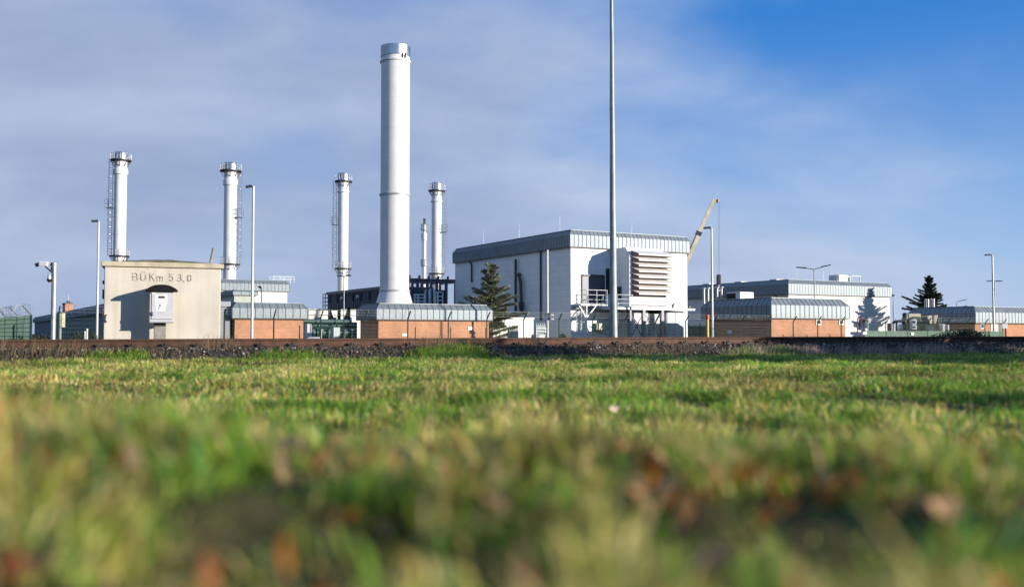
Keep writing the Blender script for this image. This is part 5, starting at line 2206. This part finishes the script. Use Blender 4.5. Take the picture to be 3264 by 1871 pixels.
# ------------------------------------------------------------------ things between the buildings
def px_box(name, label, cat, a0, b0, a1, b1, Y, dep, mat_, to_ground=True, bev=.04, group=None, part_name="body"):
    p0, p1 = at(a0, b0, Y), at(a1, b1, Y)
    t = thing(name, label, cat, ((p0.x + p1.x) / 2, Y, SITE_Z), group)
    k = U.x
    w_ = (p1.x - p0.x) / k
    mb = MB(o=(p0.x, Y, 0), x=U, y=V)
    mb.bev(0, w_, 0, dep, SITE_Z if to_ground else p1.z, p0.z, bev)
    mb.build(part_name, M[mat_], t)
    return t, dict(o=Vector((p0.x, Y, 0)), x=U, y=V), w_, p0.z, p1.z


t, f_, w_, z1, z0 = px_box("equipment_container", "white equipment container behind the conifer against the shaded wall of the white hall", "container", 1571, 1016, 1703, 1075, 82.5, 2.4, "white_paint")
mb = MB(**f_)
mb.box(-.06, w_ + .06, -.06, 2.46, z1, z1 + .12)
mb.build("roof", M["louvre_white"], t)
mb = MB(**f_)
mb.box(w_ * .4, w_ * .4 + .9, -.03, -.001, SITE_Z + .1, z1 - .3)
mb.build("door", M["shed_grey"], t)
t, f_, w_, z1, z0 = px_box("gas_bottle_rack", "row of upright grey cylinders in a railed rack next to the white container", "rack", 1712, 1066, 1740, 1075, 82, 1.0, "shed_grey")
for k in range(5):
    mb = MB(**f_)
    mb.lathe([(.11, z1 - .1), (.11, z1 + .72), (.05, z1 + .84), (.05, z1 + .95), (0, z1 + .96)], (.1 + k * .2, .3, 0), 10)
    mb.build("gas_cylinder", M["shed_grey"], t)
mb = MB(**f_)
for zz_ in (.25, .5):
    mb.beam((-.1, -.08, z1 + zz_), (w_ + .2, -.08, z1 + zz_), .05)
for xx in (-.1, w_ + .2):
    mb.beam((xx, -.08, SITE_Z), (xx, -.08, z1 + .5), .05)
mb.build("railing", M["white_paint"], t)

# pipe manifold in the gap
p0 = at(988, 1022, 92)
t = thing("pipe_manifold", "dark teal pipe manifold with valves in the gap between two brick buildings", "pipes", (p0.x + 3, 92, SITE_Z))
wid = at(1108, 1022, 92).x - p0.x
for k, (zz_, rr, yy) in enumerate(((1024, .22, 0), (1036, .3, .8), (1060, .36, .2), (1068, .25, 1.0))):
    z = at(988, zz_, 92).z
    mb = MB(o=(p0.x, 92 + yy, 0), x=U, y=V)
    L = wid / U.x
    mb.tube((-.6, 0, z), (L, 0, z), rr, n=14)
    for xx in np.arange(.6, L, 1.9):
        mb.tube((xx - .06, 0, z), (xx + .06, 0, z), rr * 1.45, n=14)
    mb.build("pipe", M["teal"], t)
mb = MB(o=(p0.x, 93.4, 0), x=U, y=V)
mb.bev(-.8, wid / U.x + .4, 0, 1.2, SITE_Z, at(988, 1026, 93.4).z, .05)
mb.build("skid_housing", M["unit_green"], t)
for k in range(6):
    x = .4 + k * .78
    z = at(988, 1052, 92).z
    mb = MB(o=(p0.x, 91.6, 0), x=U, y=V)
    mb.tube((x, 0, SITE_Z), (x, 0, z), .08, n=8)
    mb.lathe([(.05, z - .05), (.22, z - .02), (.22, z + .06), (.05, z + .1)], (x, 0, 0), 10)
    mb.build("valve", M["shed_grey" if k % 2 else "teal"], t)
px_box("valve_cabinet", "pale blue grey cabinet beside the dark cooler legs", "cabinet", 1063, 1043, 1082, 1075, 90, .8, "shed_grey")
t, f_, w_, z1, z0 = px_box("gas_meter_hood", "small white hooded box at the brick building's end wall", "box", 979, 1032, 993, 1075, 84, .7, "white_paint")
# white car beyond the rail
p0 = at(982, 1074.5, 58)
cw = at(1014, 1074.5, 58).x - p0.x
t = thing("parked_car", "white car parked inside the fence, only its roof showing over the rail", "car", (p0.x + .3, 58, SITE_Z))
zr = p0.z
K = cw / 1.5
frc_ = dict(o=Vector((p0.x - 1.2 * K, 58, 0)))
gz = zr - 1.42
prof = [(0, gz + .35), (0, gz + .78), (.25, gz + .92), (1.0, gz + .98), (1.45, gz + 1.36), (1.9, zr), (2.75, zr), (3.3, gz + 1.34), (3.85, gz + .98), (4.1, gz + .85), (4.15, gz + .35)]
mb = MB(**frc_)
mb.prism([(x * K * .75, z) for x, z in prof], 0, 1.7)
mb.build("body", M["car_white"], t)
mb = MB(**frc_)
mb.prism([(1.3 * K * .75, gz + 1.0), (1.62 * K * .75, gz + 1.3), (3.1 * K * .75, gz + 1.3), (3.5 * K * .75, gz + 1.0)], -.01, 1.71)
mb.build("window", M["glass"], t)
for xx in (.85, 3.3):
    for yy in (-.02, 1.52):
        mb = MB(**frc_)
        mb.tube((xx * K * .75, yy, gz + .32), (xx * K * .75, yy + .2, gz + .32), .32, n=18)
        mb.build("wheel", M["tyre"], t)

# transformer yard behind the green fence
Yt = 86.0
T = lambda x, y, Y=Yt: at(2700 + x / 8.467, 960 + y / 8.467, Y)
def tbox(mb_, a0, b0, a1, b1, Y, dep, b=.04):
    p0, p1 = T(a0, b0, Y), T(a1, b1, Y)
    mb_.o = Vector((p0.x, Y, 0))
    mb_.x, mb_.y = Vector((1, 0, 0)), Vector((0, 1, 0))
    mb_.bev(0, p1.x - p0.x, 0, dep, p1.z, p0.z, b)
    return mb_
p0 = T(1900, 800)
t = thing("transformer", "dark green transformer with pale expansion tanks and radiators behind the slatted fence", "transformer", (p0.x, Yt, SITE_Z))
tbox(MB(), 1760, 430, 2160, 950, Yt, 2.4).build("tank", M["unit_green"], t)
mb = tbox(MB(), 1655, 335, 1990, 420, Yt + .3, 1.4)
p = T(1655, 335)
mb.build("expansion_tank", M["beige_tank"], t)
mb = tbox(MB(), 1660, 420, 1760, 470, Yt + .3, 1.0)
mb.build("support", M["beige_tank"], t)
p, q = T(1590, 320), T(1590, 480)
mb = MB(o=(p.x, Yt + .2, 0))
mb.lathe([(0, p.z + .05), (.2, p.z), (.24, p.z - .1), (.24, q.z)], n=14)
mb.tube((0, 0, SITE_Z), (0, 0, q.z), .1, n=8)
mb.build("bushing", M["unit_green"], t)
for k in range(6):
    mb = tbox(MB(), 1905 + k * 42, 540, 1930 + k * 42, 940, Yt - .5, .48, .01)
    mb.build("radiator", M["unit_green"], t)
p0, p1, p2, p3 = T(2145, 400), T(2430, 375), T(2370, 610), T(2215, 605)
mb = MB(o=(0, 0, 0))
mb.prism([(p0.x, p0.z), (p1.x, p1.z), (p2.x, p2.z), (p3.x, p3.z)], Yt - .2, Yt + 1.4)
mb.build("hopper", M["beige_tank"], t)
mb = MB(o=(0, 0, 0))
a, b_ = T(2310, 385), T(2345, 610)
mb.box(a.x, a.x + .12, Yt - .26, Yt - .19, b_.z, a.z)
mb.build("hopper_rib", mat("hopper_rib", (.42, .33, .22), .6), t)
tbox(MB(), 2100, 655, 2385, 800, Yt - .4, 1.6).build("oil_sump", M["teal"], t)
tbox(MB(), 2430, 420, 2560, 620, Yt + 1.2, 1.0).build("rear_radiator", M["unit_green"], t)
for (a0, b0, a1, b1, lab) in ((1750, 485, 1880, 625, "upper of two small white control boxes on the dark transformer's flank"), (1755, 640, 1885, 760, "lower of two small white control boxes on the dark transformer's flank")):
    p0, p1 = T(a0, b0), T(a1, b1)
    t = thing("control_box", lab, "box", ((p0.x + p1.x) / 2, Yt - .8, p1.z), "white control boxes")
    tbox(MB(), a0, b0, a1, b1, Yt - .9, .5, .03).build("body", M["white_paint"], t)
    tbox(MB(), a0 + 30, b0 + 35, a1 - 30, b1 - 30, Yt - .93, .025, .005).build("window", M["door_dark"], t)
for (a0, b0, a1, b1, lab) in ((2568, 615, 2655, 815, "taller of the two cream cabinets beside the transformer, nearer to it"), (2675, 635, 2765, 815, "shorter of the two cream cabinets beside the transformer")):
    p0, p1 = T(a0 , b0), T(a1, b1)
    t = thing("cream_cabinet", lab, "cabinet", ((p0.x + p1.x) / 2, Yt, SITE_Z), "cream cabinets in the transformer yard")
    tbox(MB(), a0, b0, a1, 1080, Yt - .6, .7, .03).build("body", M["white_paint"], t)
    tbox(MB(), a0 + 8, b0 + 20, a1 - 8, 1060, Yt - .63, .025, .005).build("door", M["louvre_white"], t)
p0, p1 = T(1370, 620), T(1515, 780)
t = thing("round_tank", "white round tank behind the green slats, left of the dark transformer", "tank", ((p0.x + p1.x) / 2, Yt, SITE_Z))
t["label"] = "white round topped tank behind green slats beside the dark transformer"
mb = MB(o=((p0.x + p1.x) / 2, Yt, 0))
r = (p1.x - p0.x) / 2
mb.lathe([(r, SITE_Z), (r, p0.z - .25), (r * .8, p0.z - .06), (r * .4, p0.z), (0, p0.z + .02)], n=20)
mb.build("body", M["white_paint"], t)
mb = MB(o=((p0.x + p1.x) / 2, Yt, 0))
mb.lathe([(r + .01, p0.z - .62), (r + .03, p0.z - .6), (r + .03, p0.z - .5), (r + .01, p0.z - .48)], n=20)
mb.build("band", M["red_frame"], t)
p0 = T(1330, 560)
t = thing("cable_bridge", "dark pipe bridge running from the white tank to the transformer", "pipes", (p0.x, Yt + 1, SITE_Z))
mb = MB()
mb.path([Vector((p0.x, Yt + .8, T(1330, 590).z)), Vector((T(1400, 540).x, Yt + .8, T(1400, 540).z)), Vector((T(1660, 530).x, Yt + .8, T(1660, 530).z))], .12, 8)
mb.build("pipe", M["teal"], t)
mb = MB()
for x in (1430, 1610):
    mb.beam(Vector((T(x, 540).x, Yt + .8, SITE_Z)), Vector((T(x, 540).x, Yt + .8, T(x, 540).z)), .12)
mb.build("support", M["unit_green"], t)
# red framed switchgear and white cabinet in front of the tree's shadow
p0, p1 = T(275, 470), T(455, 700)
t = thing("switchgear", "small switchgear in a dark red frame at the end of the green slatted fence", "switchgear", ((p0.x + p1.x) / 2, Yt, SITE_Z))
mb = MB(o=(p0.x, Yt, 0))
w_ = p1.x - p0.x
for xx in (0, w_):
    mb.beam((xx, 0, SITE_Z), (xx, 0, p0.z), .08)
mb.beam((0, 0, p0.z), (w_, 0, p0.z), .1)
mb.build("frame", M["red_frame"], t)
tbox(MB(), 335, 500, 435, 640, Yt - .1, .6, .03).build("breaker", M["dark_steel"], t)
tbox(MB(), 285, 480, 315, 560, Yt - .12, .2, .01).build("plate", M["paper"], t)
tbox(MB(), 310, 600, 380, 780, Yt + .2, .5, .03).build("base_box", M["shed_grey"], t)
p0, p1 = T(480, 455), T(640, 590)
t = thing("control_box", "white pointed weather box on a leg beside the red framed switchgear", "box", ((p0.x + p1.x) / 2, Yt, SITE_Z))
mb = MB()
mb.prism([(p0.x, p1.z), (p0.x, p0.z - .1), (p0.x + .5, p0.z), (p1.x, (p0.z + p1.z) / 2 + .1), (p1.x - .1, p1.z)], Yt - .2, Yt + .4)
mb.build("body", M["white_paint"], t)
mb = MB(o=(p0.x + .25, Yt, 0))
mb.beam((0, 0, SITE_Z), (0, 0, p1.z), .12)
mb.build("leg", M["shed_grey"], t)
tbox(MB(), 545, 495, 580, 570, Yt - .24, .03, .005).build("vent_grille", M["dark_steel"], t)
# bright low box and bollard like insulators
px_box("meter_box", "small white box just over the slats beside the pointed weather box", "box", 2758, 1046, 2768, 1075, 84.5, .5, "white_paint")
t, f_, w_, z1, z0 = px_box("brick_pier", "brown brick pier at the sunlit end of the long white hall", "pier", 2840, 1030, 2850, 1075, 120, .6, "zinc_trim")

# ------------------------------------------------------------------ trees and shrubs
def conifer(label, base, H, radius, seed, tones, n_whorl=26, group=None, droop=.10, dens=1.0):
    """A cedar like conifer: tapered trunk, uneven tiers of limbs, sprays of short needle twigs with gaps between."""
    rg = np.random.default_rng(seed)
    t = thing("conifer_tree", label, "tree", tuple(base), group)
    b = Vector(base)
    mb = MB(o=b)
    pts = [Vector((.05 * math.sin(k * 1.3), .05 * math.cos(k), H * k / 10)) for k in range(11)]
    mb.path(pts, [max(.012, .017 * H * (1 - k / 10.3)) for k in range(11)], 9)
    mb.build("trunk", M["bark"], t)
    limbs = MB(o=b)
    V_, T_ = [], []
    for k in range(n_whorl):
        f_ = .05 + .93 * (k + rg.uniform(-.3, .3)) / n_whorl
        z = H * f_
        nb_ = int(rg.integers(5, 8))
        a0 = rg.uniform(0, 6.28)
        for j in range(nb_):
            a = a0 + 6.283 * j / nb_ + rg.normal(0, .35)
            prof_ = (1 - f_) ** .86 * (.80 + .20 * math.sin(f_ * 9 + seed))
            L = radius * prof_ * rg.uniform(.32, 1.38) + .12
            if rg.random() < .10: L *= 1.3
            rise = .26 + .50 * f_ + rg.normal(0, .14)
            zl = z + rg.normal(0, .022 * H)
            d = np.array((math.cos(a), math.sin(a)))
            ss = np.linspace(0, 1, 6)
            P = np.stack([d[0] * L * ss, d[1] * L * ss, zl + L * (rise * ss - droop * ss ** 2 * (1 if f_ < .75 else .2))], -1)
            limbs.path([Vector(p) for p in P], [max(.006, .012 * L * (1 - .85 * q)) for q in ss], 4, False)
            n = int((230 * L + 40) * dens)
            u = rg.beta(1.5, 1.1, n)
            Q = np.stack([np.interp(u, ss, P[:, i]) for i in range(3)], -1)
            spread = (.05 + .21 * L * u * (1.12 - u))
            sidev = np.array((-d[1], d[0], 0))
            off = rg.normal(0, 1, n)
            Q += sidev[None] * (off * spread)[:, None]
            Q[:, 2] += rg.normal(-.03, .06, n) - .10 * np.abs(off) * spread
            # each spray: a narrow leaf shaped card, pointing outwards and sideways
            dirv = np.stack([np.full(n, d[0]), np.full(n, d[1]), np.full(n, rise * .6)], -1) + sidev[None] * np.clip(off, -1.5, 1.5)[:, None] * .7 + rg.normal(0, .32, (n, 3))
            dirv /= np.linalg.norm(dirv, axis=1)[:, None]
            ln_ = rg.uniform(.11, .26, n) * (H / 8) ** .5
            nrm = rg.normal(0, 1, (n, 3))
            sd_ = np.cross(dirv, nrm)
            sd_ /= np.linalg.norm(sd_, axis=1)[:, None] + 1e-9
            wd = ln_ * rg.uniform(.13, .24, n)
            c = np.zeros((n, 4, 3))
            c[:, 0] = Q - dirv * (ln_ * .5)[:, None]
            c[:, 1] = Q + sd_ * wd[:, None]
            c[:, 2] = Q + dirv * (ln_ * .5)[:, None]
            c[:, 3] = Q - sd_ * wd[:, None]
            V_.append(c)
            tt = np.array(tones)[rg.integers(0, len(tones), n)] * rg.uniform(.65, 1.35, (n, 1))
            T_.append(tt)
    limbs.build("limb", M["bark"], t)
    soup("crown", np.concatenate(V_), [(0, 1, 2, 3)], np.concatenate(T_), M["needle"], None, parent=t)
    return t


CEDAR = [(.17, .19, .115), (.22, .23, .14), (.13, .155, .10), (.27, .255, .16), (.15, .185, .14)]
p = at(1567, 836, 82.4)
conifer("grey green conifer with uneven spreading branches against the white hall's shaded side", (p.x, p.y, SITE_Z), p.z - SITE_Z, 3.5, 11, CEDAR, 24, dens=.95)
p = at(2962, 879, 156)
conifer("dark conifer rising behind the far brick roof, its shadow falling on the white hall", (p.x, p.y, SITE_Z), p.z - SITE_Z, 4.6, 23, [(.045, .06, .04), (.06, .075, .045), (.035, .05, .042)], 38, droop=.14, dens=1.2)


def shrub(label, base, radii, n, seed, tones, leaf=.05, name="shrub", cat="shrub", group=None, stems=7):
    rg = np.random.default_rng(seed)
    t = thing(name, label, cat, tuple(base), group)
    b = Vector(base)
    mb = MB(o=b)
    for k in range(stems):
        a = rg.uniform(0, 6.28)
        e = Vector((math.cos(a) * radii[0] * rg.uniform(.2, .7), math.sin(a) * radii[1] * rg.uniform(.2, .7), radii[2] * rg.uniform(1.0, 1.7)))
        m_ = e * .5 + Vector((rg.normal(0, .1), rg.normal(0, .1), .1)) * radii[2]
        mb.path([Vector((0, 0, -.1)), m_, e], [.03 * radii[2] + .008, .018 * radii[2] + .006, .004], 5)
    mb.build("stem", M["bark"], t)
    lob = rg.normal(0, .42, (14, 3)) * np.array(radii) + np.array((0, 0, radii[2]))
    lob[:, 2] = np.clip(lob[:, 2], radii[2] * .35, radii[2] * 1.55)
    w = rg.integers(0, 14, n)
    dirs = rg.normal(0, 1, (n, 3))
    dirs /= np.linalg.norm(dirs, axis=1)[:, None]
    Q = lob[w] + dirs * (np.array(radii) * .48)[None] * (rg.random(n) ** .45)[:, None]
    Q[:, 2] = np.abs(Q[:, 2])
    dv = rg.normal(0, 1, (n, 3)) + dirs
    dv /= np.linalg.norm(dv, axis=1)[:, None]
    sd_ = np.cross(dv, rg.normal(0, 1, (n, 3)))
    sd_ /= np.linalg.norm(sd_, axis=1)[:, None] + 1e-9
    ln_ = rg.uniform(.6, 1.3, n) * leaf
    c = np.zeros((n, 4, 3))
    c[:, 0], c[:, 2] = Q - dv * ln_[:, None], Q + dv * ln_[:, None]
    c[:, 1], c[:, 3] = Q + sd_ * (ln_ * .5)[:, None], Q - sd_ * (ln_ * .5)[:, None]
    soup("foliage", c, [(0, 1, 2, 3)], np.array(tones)[rg.integers(0, len(tones), n)] * rg.uniform(.6, 1.4, (n, 1)), M["needle"], None, parent=t)
    return t


DARKG = [(.03, .05, .02), (.045, .065, .025), (.02, .035, .02)]
BRN = [(.07, .06, .03), (.05, .055, .025), (.09, .07, .04)]
p = at(3073, 1060, 72)
shrub("dark bush in front of the green slatted fence", (p.x - .2, 72, SITE_Z), (1.9, 1.0, .78), 5000, 3, [(.012, .016, .010), (.018, .022, .012)], .07)
p = at(1795, 1066, 66)
shrub("small dark shrub in front of the white hall's shaded side", (p.x, 66, SITE_Z), (.55, .5, .62), 1500, 5, DARKG, .06)
p = at(1772, 1070, 66)
shrub("tiny dark low shrub beside another before the shaded wall", (p.x, 66.4, SITE_Z), (.35, .4, .5), 800, 6, DARKG, .05)
for k, (px_, Y, rx, rz) in enumerate(((70, 45.5, 1.0, .62), (150, 42, .8, .5), (215, 50, 1.0, .55), (262, 55, 1.2, .7), (112, 48, .9, .6))):
    p = at(px_, 1075, Y)
    shrub(("weedy green bush growing through the side fence nearest the picture's edge", "brown green bush at the foot of the camera pole", "brambly low bush just right of the weathered cabinet", "dark low bush by the small white posts", "dark green bush behind the mesh of the side fence")[k],
          (p.x, Y, SITE_Z), (rx, .7, rz), 2200, 40 + k, (DARKG + BRN)[k % 3:k % 3 + 3], .055, group="bushes along the side fence")
bpy.data.objects["shrub.005"]["label"] = "brambly low bush between the weathered cabinet and the white posts"
bpy.data.objects["shrub.003"]["label"] = "weedy green bush behind the side fence, farthest from the camera pole"

# unseen hedge added east of the field to cast shade over the track bed
HG = Vector((.927, -.375, 0))
HN = Vector((.375, .927, 0))
E0 = Vector((7.6, 14.8, 0))
hedge = [(6.0, 1.2, 1.5, 3.6), (6.3, 2.9, 1.4, 3.85), (6.4, 4.6, 1.2, 2.5), (6.4, 6.2, 1.2, 2.25), (6.4, 7.7, 1.2, 2.3), (6.2, 9.6, 1.5, 3.0), (6.2, 12.0, 1.8, 3.6), (6.2, 15.0, 2.2, 4.2)]
for k, (s_, p_, r_, h_) in enumerate(hedge):
    q = E0 + HG * s_ + HN * p_
    shrub("unseen evergreen hedge shrub added east of the field to shade the track bed", (q.x, q.y, 0), (r_, r_, h_ / 1.95), 9000, 70 + k, DARKG, .10, "unseen_hedge_shrub", "shrub", "unseen hedge shrubs added for their shade", stems=9)

# ------------------------------------------------------------------ fallen leaves in the near grass
def leaf(label, px, py, Y, size, col, seed, lift=.05):
    rg = random.Random(seed)
    p = at(px, py, Y)
    z = max(p.z, float(ground_z(p.x, p.y)) + .035)
    size *= 1.35
    t = MB(o=(p.x, p.y, z))
    n = 9
    a0 = rg.uniform(0, 6.28)
    ax = Vector((math.cos(a0), math.sin(a0), rg.uniform(-.35, .35))).normalized()
    ay = ax.cross(Vector((rg.uniform(-.5, .5), rg.uniform(-1.2, -.3), 1))).normalized()
    az = ax.cross(ay)
    v, f = [], []
    for i in range(n + 1):
        u = i / n
        wv = .33 * math.sin(math.pi * u ** .8) * (1 + .25 * math.sin(u * 19))
        for sgn in (-1, 0, 1):
            v.append(ax * ((u - .5) * size) + ay * (sgn * wv * size) + az * (size * (.16 * abs(sgn) * wv * 3 + .12 * math.sin(u * 3))))
    for i in range(n):
        for j in (0, 1):
            f.append((i * 3 + j, i * 3 + j + 1, (i + 1) * 3 + j + 1, (i + 1) * 3 + j))
    t.add(v, f, True)
    o = t.build("fallen_leaf", M[col])
    off = Vector((p.x, p.y, z))
    for vv in o.data.vertices:
        vv.co -= off
    o.location = off
    tag(o, label, "leaf", "fallen leaves in the grass")


M["leaf_orange"] = mat("leaf_orange", (.52, .17, .04), .6, 0, .2, 60)
M["leaf_tan"] = mat("leaf_tan", (.55, .30, .14), .6, 0, .2, 60)
M["leaf_brown"] = mat("leaf_brown", (.17, .06, .03), .6, 0, .25, 60)
M["leaf_pale"] = mat("leaf_pale", (.66, .50, .36), .6, 0, .1, 60)
LV = [("bright orange fallen leaf in the near grass below the concrete hut", 605, 1455, 1.75, .055, "leaf_orange"), ("rusty orange leaf half sunk in grass below the orange brick building", 430, 1468, 1.75, .05, "leaf_orange"),
      ("curled tan leaf in the near grass below the dark cooler", 895, 1450, 1.8, .06, "leaf_tan"), ("tan leaf lying beside the dark hollow below the thick stack", 1228, 1400, 1.9, .035, "leaf_tan"),
      ("orange leaf standing over the dark hollow in the near grass", 1525, 1480, 1.7, .045, "leaf_orange"), ("orange brown leaf just below the dark hollow in the near grass", 1585, 1612, 1.4, .045, "leaf_tan"),
      ("large pale tan leaf low in the near grass below the white hall", 2150, 1545, 1.55, .06, "leaf_tan"), ("very dark brown leaf at the picture's bottom, below the intake platform", 2260, 1725, 1.15, .075, "leaf_brown"),
      ("orange leaf at the picture's bottom edge below the hut's neighbour building", 590, 1815, 1.0, .07, "leaf_orange"), ("dark rusty leaf in the bottom corner below the camera pole", 90, 1745, 1.05, .06, "leaf_orange"),
      ("tiny pale leaf lying on the open field below the tall mast", 1957, 1297, 5.6, .05, "leaf_pale"), ("pale orange scrap of leaf on the far grass below the white hall", 1900, 1243, 8.5, .05, "leaf_tan"),
      ("tan leaf in the dim grass near the shaded corner of the field", 3020, 1600, 1.35, .04, "leaf_tan"), ("long tan leaf slanting in the near grass below the camera pole", 165, 1450, 1.75, .06, "leaf_tan")]
for k, q in enumerate(LV):
    leaf(*q, seed=k)
for q in ((7.2, 5.3, 1.3, 1.15), (7.8, 6.3, .9, .9), (1.42, 1.2, .20, .26)):  # out-of-view shrubs added to throw shade on the nearer grass
    z = float(ground_z(q[0], q[1]))
    shrub("low unseen shrub added beside the view to shade a patch of grass", (q[0], q[1], z), (q[2], q[2] * .5, q[3] / 1.9), 3500, int(q[0] * 10), DARKG, .05, "unseen_shade_shrub", "shrub", "unseen low shrubs added for their shade")
